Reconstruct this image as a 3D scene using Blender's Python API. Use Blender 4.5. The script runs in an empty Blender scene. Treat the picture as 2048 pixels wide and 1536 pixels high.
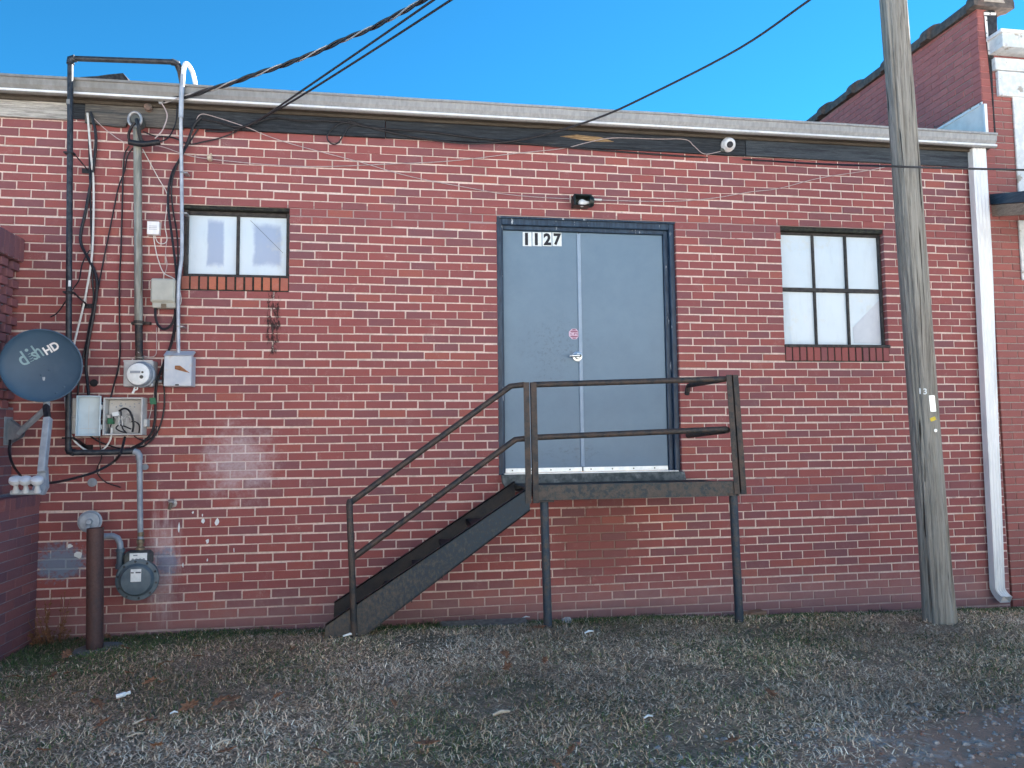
import bpy, math, random
import numpy as np
from mathutils import Vector, Matrix
random.seed(7); rng = np.random.default_rng(7)
scn = bpy.context.scene
col = scn.collection
rad = math.radians

# ---------------------------------------------------------------- camera
# wall plane Y = 0, +Y goes into the building, camera about 5.7 m in front of the wall
FPX = 1450.0
YAW, PITCH, ROLL = rad(8.851), rad(4.159), rad(-0.653)
CAM = Vector((0.0, -5.709, 1.45))
FWD = Vector((math.sin(YAW)*math.cos(PITCH), math.cos(YAW)*math.cos(PITCH), math.sin(PITCH)))
_r = Vector((math.cos(YAW), -math.sin(YAW), 0)); _u = _r.cross(FWD)
RIGHT = _r*math.cos(ROLL) + _u*math.sin(ROLL)
UPV = -_r*math.sin(ROLL) + _u*math.cos(ROLL)
cd = bpy.data.cameras.new('camera'); cam = bpy.data.objects.new('camera', cd); col.objects.link(cam)
cd.sensor_width = 36.0; cd.lens = FPX/2048*36.0; cd.clip_start = 0.05; cd.clip_end = 2000
cam.matrix_world = Matrix(((RIGHT.x, UPV.x, -FWD.x, CAM.x), (RIGHT.y, UPV.y, -FWD.y, CAM.y), (RIGHT.z, UPV.z, -FWD.z, CAM.z), (0, 0, 0, 1)))
scn.camera = cam

# ---------------------------------------------------------------- sky, sun, exposure
SUN_EL, SUN_AZ = rad(32.8), rad(63.0)          # sun stands behind the building, to the right
w = bpy.data.worlds.new('World'); scn.world = w; w.use_nodes = True
wn = w.node_tree.nodes; wl = w.node_tree.links
bg = wn['Background']
sky = wn.new('ShaderNodeTexSky'); sky.sky_type = 'NISHITA'; sky.sun_disc = False
sky.sun_elevation = SUN_EL; sky.sun_rotation = SUN_AZ
sky.altitude = 1500; sky.air_density = 0.8; sky.dust_density = 0.0; sky.ozone_density = 4.0
bg.inputs['Strength'].default_value = 0.05
tintn = wn.new('ShaderNodeMix'); tintn.data_type = 'RGBA'; tintn.blend_type = 'MULTIPLY'; tintn.inputs[0].default_value = 1.0
tintn.inputs[7].default_value = (0.21, 0.88, 1.0, 1)       # deep clear-winter blue, the same in every direction
wl.new(sky.outputs[0], tintn.inputs[6]); wl.new(tintn.outputs[2], bg.inputs['Color'])
sd = bpy.data.lights.new('sun', 'SUN'); so = bpy.data.objects.new('sun', sd); col.objects.link(so)
sd.energy = 5.0; sd.angle = rad(0.5); sd.color = (1.0, 0.94, 0.86)
S = Vector((math.sin(SUN_AZ)*math.cos(SUN_EL), math.cos(SUN_AZ)*math.cos(SUN_EL), math.sin(SUN_EL)))
so.rotation_euler = S.to_track_quat('Z', 'Y').to_euler(); so.location = S*30
vs = scn.view_settings
vs.view_transform = 'Standard'; vs.look = 'None'; vs.gamma = 1.0; vs.use_curve_mapping = False
vs.exposure = 2.62
scn.render.resolution_x = 1024; scn.render.resolution_y = 768

# ---------------------------------------------------------------- measuring helpers (survey points of the facade)
def ray(x, y): return RIGHT*((x-1024)/FPX) + UPV*((768-y)/FPX) + FWD
def at(x, y, Y=0.0):
    d = ray(x, y); return CAM + d*((Y-CAM.y)/d.y)
def atx(x, y, X):
    d = ray(x, y); return CAM + d*((X-CAM.x)/d.x)
def atz(x, y, Z):
    d = ray(x, y); return CAM + d*((Z-CAM.z)/d.z)
def proj(p):
    q = Vector(p)-CAM; z = q.dot(FWD); return (1024+FPX*q.dot(RIGHT)/z, 768-FPX*q.dot(UPV)/z)
def sm(a, b, x):
    t = min(1, max(0, (x-a)/(b-a))); return t*t*(3-2*t)

# ---------------------------------------------------------------- materials
def lin(r, g, b):
    f = lambda c: (c/255/12.92 if c/255 <= 0.04045 else ((c/255+0.055)/1.055)**2.4)
    return (f(r), f(g), f(b), 1)
def c4(c): return tuple(c) if len(c) == 4 else (*c, 1)
class NT:
    def __init__(s, name):
        s.m = bpy.data.materials.new(name); s.m.use_nodes = True
        s.t = s.m.node_tree; s.n = s.t.nodes; s.l = s.t.links
        s.b = s.n['Principled BSDF']; s._pos = None
    def new(s, t, **k):
        n = s.n.new(t)
        for a, v in k.items(): setattr(n, a, v)
        return n
    def put(s, v, sock):
        if isinstance(v, (int, float)): sock.default_value = v
        elif isinstance(v, tuple): sock.default_value = c4(v) if sock.type == 'RGBA' else v[:3]
        else: s.l.new(v, sock)
    def pos(s):
        if not s._pos: s._pos = s.new('ShaderNodeNewGeometry').outputs['Position']
        return s._pos
    def scaled(s, v, sc):
        n = s.new('ShaderNodeVectorMath', operation='MULTIPLY'); s.l.new(v, n.inputs[0]); n.inputs[1].default_value = sc; return n.outputs[0]
    def noise(s, scale, detail=4, rough=0.55, vec=None, stretch=None, dist=0.0):
        n = s.new('ShaderNodeTexNoise'); n.inputs['Scale'].default_value = scale; n.inputs['Detail'].default_value = detail
        n.inputs['Roughness'].default_value = rough; n.inputs['Distortion'].default_value = dist
        v = vec or s.pos()
        if stretch: v = s.scaled(v, stretch)
        s.l.new(v, n.inputs['Vector']); return n.outputs['Fac']
    def ramp(s, fac, stops, interp='LINEAR'):
        n = s.new('ShaderNodeValToRGB'); n.color_ramp.interpolation = interp
        e = n.color_ramp.elements
        while len(e) < len(stops): e.new(0.5)
        for el, (p, c) in zip(e, stops): el.position = p; el.color = c4(c) if isinstance(c, tuple) else (c, c, c, 1)
        s.l.new(fac, n.inputs[0]); return n.outputs[0]
    def mix(s, fac, a, b, mode='MIX'):
        n = s.new('ShaderNodeMix', data_type='RGBA', blend_type=mode)
        s.put(fac, n.inputs[0]); s.put(a, n.inputs[6]); s.put(b, n.inputs[7]); return n.outputs[2]
    def math(s, op, a, b=0.0, clamp=False):
        n = s.new('ShaderNodeMath', operation=op, use_clamp=clamp); s.put(a, n.inputs[0]); s.put(b, n.inputs[1]); return n.outputs[0]
    def bump(s, h, strength=0.3, dist=0.004):
        n = s.new('ShaderNodeBump'); n.inputs['Strength'].default_value = strength; n.inputs['Distance'].default_value = dist
        s.l.new(h, n.inputs['Height']); s.l.new(n.outputs[0], s.b.inputs['Normal'])
    def fin(s, colr, rough=0.7, metal=0.0, spec=0.4):
        s.put(colr, s.b.inputs['Base Color']); s.put(rough, s.b.inputs['Roughness']); s.b.inputs['Metallic'].default_value = metal
        s.b.inputs['Specular IOR Level'].default_value = spec; return s.m
    def sep(s):
        n = s.new('ShaderNodeSeparateXYZ'); s.l.new(s.pos(), n.inputs[0]); return n.outputs
    def blob(s, cx, cz, rx, rz, nz, amt=0.8, soft=0.6):
        """irregular stain with its centre at (cx, cz) on the wall"""
        x, y, z = s.sep()
        dx = s.math('DIVIDE', s.math('SUBTRACT', x, cx), rx); dz = s.math('DIVIDE', s.math('SUBTRACT', z, cz), rz)
        d = s.math('SQRT', s.math('ADD', s.math('MULTIPLY', dx, dx), s.math('MULTIPLY', dz, dz)))
        d = s.math('ADD', d, s.math('MULTIPLY', s.math('SUBTRACT', nz, 0.5), amt*2))
        n = s.new('ShaderNodeMapRange', interpolation_type='SMOOTHSTEP'); n.inputs['From Min'].default_value = 1.0; n.inputs['From Max'].default_value = 1.0-soft
        s.l.new(d, n.inputs['Value']); return n.outputs[0]

def flecked(name, a, b, scale=40, rough=0.6, metal=0.0, lo=0.4, hi=0.62, bump=0.0, stretch=None, c=None, cs=6.0, clo=0.55, chi=0.7, spec=0.4, detail=5):
    """two tones broken up by noise, a third in larger patches"""
    k = NT(name); f = k.noise(scale, detail, stretch=stretch)
    colr = k.ramp(f, [(lo, a), (hi, b)])
    if c: colr = k.mix(k.ramp(k.noise(cs, 5, 0.65, stretch=stretch), [(clo, 0.0), (chi, 1.0)]), colr, c)
    if bump: k.bump(f, bump, 0.003)
    return k.fin(colr, rough, metal, spec)

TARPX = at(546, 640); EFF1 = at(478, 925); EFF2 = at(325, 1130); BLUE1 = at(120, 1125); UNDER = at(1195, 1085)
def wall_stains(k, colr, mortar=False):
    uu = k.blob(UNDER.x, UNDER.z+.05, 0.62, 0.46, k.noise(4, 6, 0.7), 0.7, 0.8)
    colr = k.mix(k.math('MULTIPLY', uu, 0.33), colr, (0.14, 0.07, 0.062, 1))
    nz = k.noise(9, 6, 0.7); fine = k.noise(70, 3, 0.7); med = k.noise(28, 4, 0.7)
    e1 = k.blob(EFF1.x, EFF1.z, 0.36, 0.34, nz, 0.9, 0.8); e2 = k.blob(EFF2.x, EFF2.z, 0.15, 0.50, k.noise(14, 6, .7, stretch=(2, 1, .3)), 0.8, 0.7)
    e = k.math('MAXIMUM', e1, e2)
    e = k.math('MULTIPLY', e, k.ramp(k.noise(38, 4, .6), [(0.25, 0.45), (0.65, 1.0)]))
    colr = k.mix(k.math('MULTIPLY', e, 0.50 if not mortar else 0.85), colr, (0.64, 0.58, 0.61, 1))
    b = k.blob(BLUE1.x, BLUE1.z, 0.22, 0.16, med, 0.9, 0.6)
    colr = k.mix(k.math('MULTIPLY', b, 0.75), colr, (0.16, 0.27, 0.38, 1))
    b2 = k.blob(BLUE1.x+0.72, BLUE1.z-0.02, 0.10, 0.12, med, 0.9, 0.6)
    colr = k.mix(k.math('MULTIPLY', b2, 0.6), colr, (0.13, 0.22, 0.34, 1))
    drip = k.noise(30, 5, 0.75, stretch=(1.0, 1.0, 0.35))
    t = k.blob(TARPX.x, TARPX.z, 0.060, 0.33, drip, 0.9, 0.5)
    t = k.math('MULTIPLY', t, k.ramp(drip, [(0.44, 1.0), (0.56, 0.0)]))
    colr = k.mix(k.math('MULTIPLY', t, 0.92), colr, (0.012, 0.010, 0.011, 1))
    x, y, z = k.sep()                       # splashed soil on the lowest courses
    mr = k.new('ShaderNodeMapRange', interpolation_type='SMOOTHSTEP'); mr.inputs['From Min'].default_value = 0.42; mr.inputs['From Max'].default_value = 0.02
    k.l.new(k.math('ADD', z, k.math('MULTIPLY', k.math('SUBTRACT', nz, 0.5), 0.35)), mr.inputs['Value'])
    colr = k.mix(k.math('MULTIPLY', mr.outputs[0], 0.55), colr, (0.33, 0.215, 0.215, 1))
    return colr

def brick_mat(name, mode, stops, stains=True, bstr=0.35):
    k = NT(name)
    a = k.new('ShaderNodeAttribute', attribute_type=mode, attribute_name='tint')
    colr = k.ramp(a.outputs['Fac'], stops)
    big = k.noise(1.3, 3); fine = k.noise(160, 4, 0.7); mid = k.noise(22, 4, 0.6, stretch=(1, 1, 2.2))
    colr = k.mix(k.ramp(mid, [(0.35, 0.0), (0.75, 0.40)]), colr, (0.26, 0.125, 0.125, 1))
    colr = k.mix(k.math('MULTIPLY', k.ramp(fine, [(0.35, 1.0), (0.6, 0.0)]), 0.28), colr, (0.17, 0.06, 0.06, 1))
    colr = k.mix(k.ramp(big, [(0.42, 0.0), (0.75, 0.35)]), colr, (0.31, 0.10, 0.095, 1))
    spk = k.noise(95, 2, 0.5)
    colr = k.mix(k.math('MULTIPLY', k.ramp(spk, [(0.70, 0.0), (0.78, 1.0)]), 0.35), colr, (0.42, 0.33, 0.33, 1))
    hz = k.noise(5.5, 6, 0.75)
    colr = k.mix(k.math('MULTIPLY', k.ramp(hz, [(0.56, 0.0), (0.72, 1.0)]), k.math('MULTIPLY', k.ramp(k.noise(120, 3, .7), [(.42, 0.0), (.6, 1.0)]), .30)), colr, (0.55, 0.43, 0.41, 1))
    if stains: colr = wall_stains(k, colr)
    h = k.math('ADD', fine, k.math('MULTIPLY', mid, 1.5))
    k.bump(h, bstr, 0.0025)
    return k.fin(colr, k.ramp(mid, [(0.3, 0.72), (0.7, 0.9)]), 0, 0.3)
MAIN = [(0.0, (0.190, 0.080, 0.094)), (0.22, (0.218, 0.079, 0.087)), (0.30, (0.250, 0.078, 0.081)), (0.62, (0.282, 0.081, 0.080)), (0.85, (0.315, 0.087, 0.078)), (1.0, (0.36, 0.110, 0.082))]
SILLC = [(0.0, (0.30, 0.11, 0.075)), (0.5, (0.44, 0.14, 0.085)), (1.0, (0.56, 0.18, 0.09))]
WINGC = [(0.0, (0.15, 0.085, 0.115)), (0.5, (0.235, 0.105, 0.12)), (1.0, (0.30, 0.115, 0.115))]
PARC = [(0.0, (0.42, 0.15, 0.145)), (0.5, (0.48, 0.165, 0.155)), (1.0, (0.53, 0.19, 0.175))]
NEIC = [(0.0, (0.25, 0.095, 0.09)), (0.5, (0.315, 0.11, 0.10)), (1.0, (0.37, 0.12, 0.105))]
def pair(n, st, stains=False): return (brick_mat(n+'_piece', 'OBJECT', st, stains), brick_mat(n+'_field', 'GEOMETRY', st, stains))
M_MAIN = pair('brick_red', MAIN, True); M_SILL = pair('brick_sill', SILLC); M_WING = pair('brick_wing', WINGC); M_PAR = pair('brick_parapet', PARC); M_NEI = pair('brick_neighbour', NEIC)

def mortar_mat(name, base, dark, stains=True):
    k = NT(name)
    n1 = k.noise(7, 5, 0.65); n2 = k.noise(60, 4, 0.7)
    colr = k.ramp(n2, [(0.3, dark), (0.55, base)])
    colr = k.mix(k.math('MULTIPLY', k.ramp(n1, [(0.48, 0.0), (0.66, 1.0)]), 0.6), colr, (0.36, 0.30, 0.265, 1))
    if stains:
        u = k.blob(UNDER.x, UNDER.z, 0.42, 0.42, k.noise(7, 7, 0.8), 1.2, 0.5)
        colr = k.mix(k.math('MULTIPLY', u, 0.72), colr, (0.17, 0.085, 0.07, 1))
        x, y, z = k.sep()                   # courses repointed in greyer mortar
        for zc, hw, x0 in ((0.98, 0.10, 2.6), (3.20, 0.07, -1.0)):
            d = k.math('ABSOLUTE', k.math('SUBTRACT', k.math('ADD', z, k.math('MULTIPLY', k.math('SUBTRACT', n1, 0.5), 0.12)), zc))
            g = k.math('MULTIPLY', k.math('LESS_THAN', d, hw), k.math('GREATER_THAN', x, x0))
            colr = k.mix(k.math('MULTIPLY', g, 0.75), colr, (0.30, 0.215, 0.22, 1))
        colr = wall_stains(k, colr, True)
    k.bump(n2, 0.5, 0.003)
    return k.fin(colr, 0.92, 0, 0.2)
M_MORTAR = mortar_mat('mortar_pale', (0.70, 0.565, 0.515), (0.54, 0.43, 0.385))
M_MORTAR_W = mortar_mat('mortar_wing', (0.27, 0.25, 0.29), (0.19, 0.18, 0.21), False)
M_MORTAR_N = mortar_mat('mortar_neighbour', (0.36, 0.31, 0.29), (0.22, 0.19, 0.18), False)
M_MORTAR_P = mortar_mat('mortar_parapet', (0.37, 0.21, 0.21), (0.17, 0.09, 0.10), False)

def wood_mat(name, a, b, c=None, axis=(0.25, 1, 6), rough=0.85, clo=0.5, chi=0.62):
    k = NT(name)
    g = k.noise(14, 7, 0.7, stretch=axis, dist=0.8); g2 = k.noise(60, 4, 0.7, stretch=axis)
    colr = k.ramp(g, [(0.32, a), (0.62, b)])
    colr = k.mix(k.ramp(g2, [(0.35, 0.5), (0.6, 0.0)]), colr, tuple(x*0.35 for x in a[:3])+(1,))
    if c: colr = k.mix(k.ramp(k.noise(5, 6, 0.75, stretch=axis), [(clo, 0.0), (chi, 1.0)]), colr, c)
    k.bump(k.math('ADD', g, g2), 0.6, 0.004); return k.fin(colr, rough, 0, 0.2)
M_FASCIA_W = wood_mat('board_flaking_white', (0.20, 0.19, 0.18), (0.62, 0.60, 0.56), (0.13, 0.12, 0.115), clo=0.55, chi=0.68)
M_FASCIA_G = wood_mat('board_grey', (0.085, 0.08, 0.075), (0.20, 0.185, 0.165), (0.055, 0.06, 0.065))
M_FASCIA_D = wood_mat('board_dark_blue', (0.014, 0.017, 0.022), (0.055, 0.065, 0.078), (0.16, 0.15, 0.14), clo=0.60, chi=0.74)
M_FASCIA_B = wood_mat('board_blue_grey', (0.040, 0.050, 0.062), (0.085, 0.10, 0.118), (0.025, 0.03, 0.04))
M_FASCIA_T = wood_mat('board_raw_split', (0.20, 0.11, 0.05), (0.52, 0.38, 0.22), (0.10, 0.055, 0.03), axis=(0.4, 1, 9))
M_TRIM = wood_mat('trim_brown', (0.055, 0.046, 0.036), (0.115, 0.098, 0.080))
M_POLE = wood_mat('pole_wood', (0.130, 0.115, 0.095), (0.360, 0.325, 0.275), (0.215, 0.215, 0.175), axis=(5, 5, 0.20), rough=0.9)
def pole_mat():
    k = NT('pole_weathered'); v = (1, 1, .03)
    g = k.noise(26, 8, .72, stretch=(1.6, 1.6, .06), dist=.6); f = k.noise(90, 4, .7, stretch=(1, 1, .04)); big = k.noise(3, 4, .6, stretch=(1, 1, .35))
    colr = k.ramp(g, [(.30, (.11, .10, .088)), (.48, (.25, .235, .21)), (.66, (.40, .38, .345))])
    colr = k.mix(k.ramp(big, [(.42, 0.0), (.66, .5)]), colr, (.25, .255, .235, 1))
    ck = k.ramp(k.noise(17, 3, .5, stretch=(1.8, 1.8, .035), dist=.9), [(.35, 1.0), (.375, 0.0)])
    colr = k.mix(k.math('MULTIPLY', ck, .9), colr, (.018, .016, .014, 1))
    colr = k.mix(k.math('MULTIPLY', k.ramp(f, [(.34, 1.0), (.46, 0.0)]), .55), colr, (.06, .055, .046, 1))
    k.bump(k.math('SUBTRACT', k.math('ADD', g, f), k.math('MULTIPLY', ck, 2.0)), .9, .008); return k.fin(colr, .9, 0, .2)
M_POLE = pole_mat()
M_BEAM = wood_mat('beam_wood', (0.22, 0.17, 0.13), (0.36, 0.30, 0.25))
def gutter_mat():
    k = NT('gutter_galvanised'); n = k.noise(40, 5, 0.6, stretch=(1, 1, .35)); n2 = k.noise(4, 6, .7, stretch=(1, 1, .6))
    colr = k.ramp(n, [(.35, (.28, .285, .29)), (.65, (.365, .37, .375))])
    b_ = k.blob(-2.9, 4.1, 3.3, 3.0, n2, .5, .9)
    colr = k.mix(k.math('MULTIPLY', b_, k.ramp(n2, [(.35, .35), (.6, .95)])), colr, (.16, .155, .14, 1))
    return k.fin(colr, .5, .1)
M_GUTTER = gutter_mat()
M_WHITE = flecked('white_metal', (0.78, 0.80, 0.82), (0.85, 0.86, 0.87), 18, 0.4, 0, stretch=(1, 1, 0.2), c=(0.52, 0.54, 0.57), cs=4, clo=0.55, chi=0.75)
M_WPAINT = flecked('white_paint_flaking', (0.60, 0.64, 0.66), (0.74, 0.77, 0.78), 20, 0.6, 0, c=(0.36, 0.34, 0.30), cs=9, clo=0.60, chi=0.66, bump=0.15)
M_FLASH = flecked('flashing', (0.70, 0.68, 0.66), (0.80, 0.78, 0.76), 9, 0.5, 0.0)
M_TAR = flecked('tar_black', (0.010, 0.011, 0.013), (0.03, 0.03, 0.035), 30, 0.6, bump=0.3)
M_CLAY = flecked('coping_clay', (0.075, 0.065, 0.06), (0.14, 0.115, 0.10), 20, 0.8, bump=0.3, c=(0.20, 0.125, 0.095), cs=3)
M_PLUG = flecked('coping_plug', (0.42, 0.36, 0.30), (0.52, 0.46, 0.39), 20, 0.9)
M_AWN = flecked('awning_blue', (0.022, 0.050, 0.085), (0.040, 0.080, 0.125), 12, 0.4, 0.2, stretch=(1, 1, 8))
M_ROOF = flecked('roof_felt', (0.02, 0.02, 0.022), (0.05, 0.05, 0.052), 40, 0.9)
def door_mat():
    k = NT('door_paint'); n1 = k.noise(3.5, 5, 0.7); n2 = k.noise(34, 6, 0.75)
    colr = k.ramp(n1, [(0.35, (0.125, 0.200, 0.280)), (0.65, (0.150, 0.230, 0.310))])
    x, y, z = k.sep()
    near = at(1110, 700, .09)
    sc = k.math('MULTIPLY', k.blob(near.x, near.z, 0.45, 0.42, n1, 0.6, 0.9), k.ramp(n2, [(0.5, 0.0), (0.66, 1.0)]))
    low = at(1140, 905, .09)
    sc2 = k.math('MULTIPLY', k.blob(low.x, low.z, 0.42, 0.11, n1, 0.6, 0.9), k.ramp(k.noise(20, 6, 0.8, stretch=(1, 1, 2)), [(0.5, 0.0), (0.62, 1.0)]))
    colr = k.mix(k.math('MULTIPLY', k.math('MAXIMUM', sc, sc2), 0.5), colr, (0.075, 0.105, 0.14, 1))
    k.bump(k.noise(220, 2), 0.06, 0.001)
    return k.fin(colr, k.ramp(n1, [(0.3, 0.36), (0.7, 0.5)]), 0, 0.45)
M_DOOR = door_mat()
M_DFRAME = flecked('door_frame_navy', (0.013, 0.030, 0.060), (0.030, 0.060, 0.105), 14, 0.42, 0, stretch=(3, 3, 0.6), c=(0.50, 0.55, 0.60), cs=8, clo=0.645, chi=0.67)
M_ASTR = flecked('door_strip', (0.25, 0.34, 0.45), (0.29, 0.38, 0.49), 10, 0.4)
M_ALU = flecked('aluminium', (0.66, 0.72, 0.76), (0.76, 0.80, 0.84), 25, 0.32, 0.5)
M_CHROME = flecked('satin_metal', (0.62, 0.66, 0.68), (0.70, 0.74, 0.76), 25, 0.28, 0.8)
M_CONC = flecked('threshold_concrete', (0.07, 0.085, 0.09), (0.16, 0.175, 0.18), 22, 0.9, c=(0.26, 0.27, 0.28), cs=11, clo=0.60, chi=0.70, bump=0.4)
M_SLAB = flecked('slab_concrete', (0.17, 0.165, 0.15), (0.26, 0.25, 0.23), 30, 0.9, bump=0.4)
M_WFRAME = flecked('window_frame', (0.020, 0.019, 0.020), (0.050, 0.045, 0.043), 25, 0.6, bump=0.2)
M_MOSS = flecked('lintel_mossy', (0.012, 0.012, 0.012), (0.035, 0.038, 0.026), 40, 0.8, bump=0.3)
def pane_mat(name, spots):
    k = NT(name); n = k.noise(2.5, 4, 0.6); n2 = k.noise(9, 4, 0.7)
    colr = k.ramp(n, [(0.3, (0.58, 0.69, 0.78)), (0.7, (0.64, 0.74, 0.82))])
    for (p, rx, rz, c, f) in spots:
        x, y, z = k.sep()
        ax = k.math('DIVIDE', k.math('ABSOLUTE', k.math('SUBTRACT', x, p.x)), rx); az = k.math('DIVIDE', k.math('ABSOLUTE', k.math('SUBTRACT', z, p.z)), rz)
        d = k.math('ADD', k.math('MAXIMUM', ax, az), k.math('MULTIPLY', k.math('SUBTRACT', n2, 0.5), 0.45))
        mr = k.new('ShaderNodeMapRange', interpolation_type='SMOOTHSTEP'); mr.inputs['From Min'].default_value = 1.12; mr.inputs['From Max'].default_value = 0.78; k.l.new(d, mr.inputs['Value'])
        colr = k.mix(k.math('MULTIPLY', mr.outputs[0], f), colr, c)
    gr = k.noise(5, 6, 0.75, stretch=(3, 1, .8)); colr = k.mix(k.ramp(gr, [(0.52, 0.0), (0.75, 0.30)]), colr, (0.42, 0.50, 0.55, 1))
    colr = k.mix(k.ramp(k.noise(3.1, 5, .7), [(0.58, 0.0), (0.70, 0.4)]), colr, (0.60, 0.60, 0.50, 1))
    k.b.inputs['Coat Weight'].default_value = 0.6; k.b.inputs['Coat Roughness'].default_value = 0.04
    k.bump(k.noise(5, 2), 0.05, 0.01)
    return k.fin(colr, 0.5, 0, 0.5)
M_PANE1 = pane_mat('pane_frosted', [(at(426, 480), 0.062, 0.18, (0.29, 0.37, 0.54, 1), 0.85), (at(531, 485), 0.105, 0.165, (0.29, 0.37, 0.54, 1), 0.85)])
M_PANE2 = pane_mat('pane_film', [])
def steel(name, rust, paint, lo, hi, sc=9, stretch=None, mid=(0.15, 0.13, 0.125), slide=None):
    k = NT(name); n = k.noise(sc, 7, 0.75, stretch=stretch)
    if slide: n = k.math('ADD', n, k.math('MULTIPLY', k.math('SUBTRACT', slide[0], k.sep()[0]), slide[1]))
    n2 = k.noise(70, 4, 0.7)
    colr = k.ramp(n, [(lo-0.06, paint), (lo, mid), (hi, rust)])
    colr = k.mix(k.math('MULTIPLY', k.ramp(n2, [(0.35, 1.0), (0.6, 0.0)]), 0.4), colr, tuple(x*0.4 for x in rust)+(1,))
    k.bump(k.math('ADD', n, n2), 0.4, 0.002); return k.fin(colr, 0.62, 0.15, 0.4)
M_RAIL = steel('rail_rusty', (0.085, 0.058, 0.048), (0.022, 0.028, 0.034), 0.48, 0.62, 16, mid=(0.050, 0.045, 0.043))
M_STRINGER = steel('stringer_peeling', (0.095, 0.078, 0.066), (0.020, 0.038, 0.056), 0.55, 0.68, 42, (1, 1, 0.6), mid=(0.048, 0.053, 0.058), slide=(0.30, 0.16))
M_BEAMS = steel('beam_peeling', (0.092, 0.074, 0.064), (0.022, 0.040, 0.052), 0.48, 0.58, 24, mid=(0.062, 0.060, 0.058))
M_DARKST = steel('tread_dark', (0.045, 0.038, 0.036), (0.018, 0.022, 0.030), 0.45, 0.6, 10, mid=(0.03, 0.03, 0.032))
M_LEG = steel('leg_painted', (0.085, 0.075, 0.072), (0.028, 0.048, 0.075), 0.52, 0.62, 14, mid=(0.045, 0.06, 0.078))
M_BOLL = steel('bollard_rust', (0.120, 0.060, 0.052), (0.060, 0.045, 0.052), 0.42, 0.62, 7, (1, 1, 0.4), mid=(0.085, 0.052, 0.052))
M_PIPEB = flecked('pipe_black', (0.018, 0.022, 0.030), (0.045, 0.052, 0.062), 30, 0.45, 0.2)
M_PIPEG = flecked('pipe_grey_blue', (0.22, 0.26, 0.31), (0.30, 0.34, 0.39), 20, 0.5, 0.1)
M_GALV = flecked('mast_galvanised', (0.20, 0.20, 0.175), (0.34, 0.34, 0.30), 14, 0.55, 0.3, stretch=(3, 3, 0.4), c=(0.14, 0.095, 0.06), cs=7, clo=0.58, chi=0.7)
M_CONDUIT = flecked('conduit', (0.34, 0.38, 0.44), (0.46, 0.50, 0.56), 15, 0.45, 0.3)
M_BRASS = flecked('brass_dull', (0.15, 0.12, 0.085), (0.26, 0.21, 0.15), 30, 0.6, 0.4)
M_GAS = flecked('gas_meter_grey', (0.070, 0.105, 0.135), (0.105, 0.145, 0.175), 14, 0.5, 0.0)
M_GASD = flecked('gas_index_grey', (0.060, 0.068, 0.066), (0.095, 0.105, 0.10), 20, 0.6)
M_LABEL = flecked('label_white', (0.68, 0.74, 0.76), (0.78, 0.82, 0.84), 40, 0.6)
M_PRINT = flecked('print_dark', (0.06, 0.07, 0.09), (0.10, 0.11, 0.13), 40, 0.7)
M_DIGIT = flecked('digit_black', (0.006, 0.007, 0.014), (0.012, 0.013, 0.022), 40, 0.5)
M_BOXG = flecked('meter_box_grey', (0.36, 0.38, 0.40), (0.45, 0.47, 0.49), 18, 0.5, 0.2, c=(0.30, 0.27, 0.24), cs=8, clo=0.62, chi=0.78)
M_BOXR = flecked('switch_box_weathered', (0.44, 0.50, 0.58), (0.56, 0.60, 0.64), 10, 0.6, 0.1, c=(0.36, 0.235, 0.15), cs=5.0, clo=0.53, chi=0.70)
M_RUST = flecked('rust_orange', (0.20, 0.085, 0.04), (0.34, 0.16, 0.08), 40, 0.9)
M_BOXB = flecked('phone_box_beige', (0.40, 0.41, 0.37), (0.46, 0.47, 0.42), 12, 0.6)
M_TELE = flecked('telecom_plastic', (0.46, 0.46, 0.45), (0.55, 0.55, 0.54), 14, 0.55)
M_TELEIN = flecked('telecom_lid_inside', (0.42, 0.52, 0.58), (0.50, 0.60, 0.66), 8, 0.45)
M_GREEN = flecked('tag_green', (0.012, 0.11, 0.055), (0.02, 0.15, 0.075), 30, 0.5)
M_BLACK = flecked('cable_black', (0.008, 0.009, 0.013), (0.020, 0.021, 0.028), 60, 0.5)
M_WWIRE = flecked('cable_white', (0.60, 0.60, 0.58), (0.72, 0.72, 0.70), 40, 0.5)
M_PWIRE = flecked('wire_pinkish', (0.40, 0.33, 0.33), (0.52, 0.44, 0.44), 40, 0.6)
M_BARE = flecked('wire_bare_aluminium', (0.30, 0.30, 0.31), (0.42, 0.42, 0.43), 40, 0.45, 0.6)
M_DISH = flecked('dish_blue_grey', (0.040, 0.085, 0.140), (0.048, 0.098, 0.158), 5, 0.5, 0, c=(0.065, 0.115, 0.17), cs=3)
M_DISHT = flecked('dish_letters_green', (0.22, 0.36, 0.40), (0.26, 0.40, 0.44), 30, 0.6)
M_DISHA = flecked('dish_arm_grey', (0.27, 0.32, 0.37), (0.35, 0.40, 0.45), 16, 0.5, 0.1)
M_LNB = flecked('lnb_plastic', (0.50, 0.55, 0.60), (0.58, 0.63, 0.68), 16, 0.5)
M_CAMW = flecked('camera_white', (0.76, 0.77, 0.79), (0.82, 0.83, 0.85), 20, 0.35)
M_LAMPB = flecked('lamp_dark', (0.006, 0.012, 0.012), (0.015, 0.026, 0.026), 30, 0.35)
M_BULB = flecked('bulb_opal', (0.62, 0.64, 0.66), (0.70, 0.72, 0.74), 20, 0.35)
M_PINK = flecked('sticker_maroon', (0.22, 0.06, 0.12), (0.26, 0.075, 0.14), 60, 0.5)
M_PINKL = flecked('sticker_pink', (0.62, 0.46, 0.58), (0.68, 0.52, 0.64), 60, 0.5)
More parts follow.
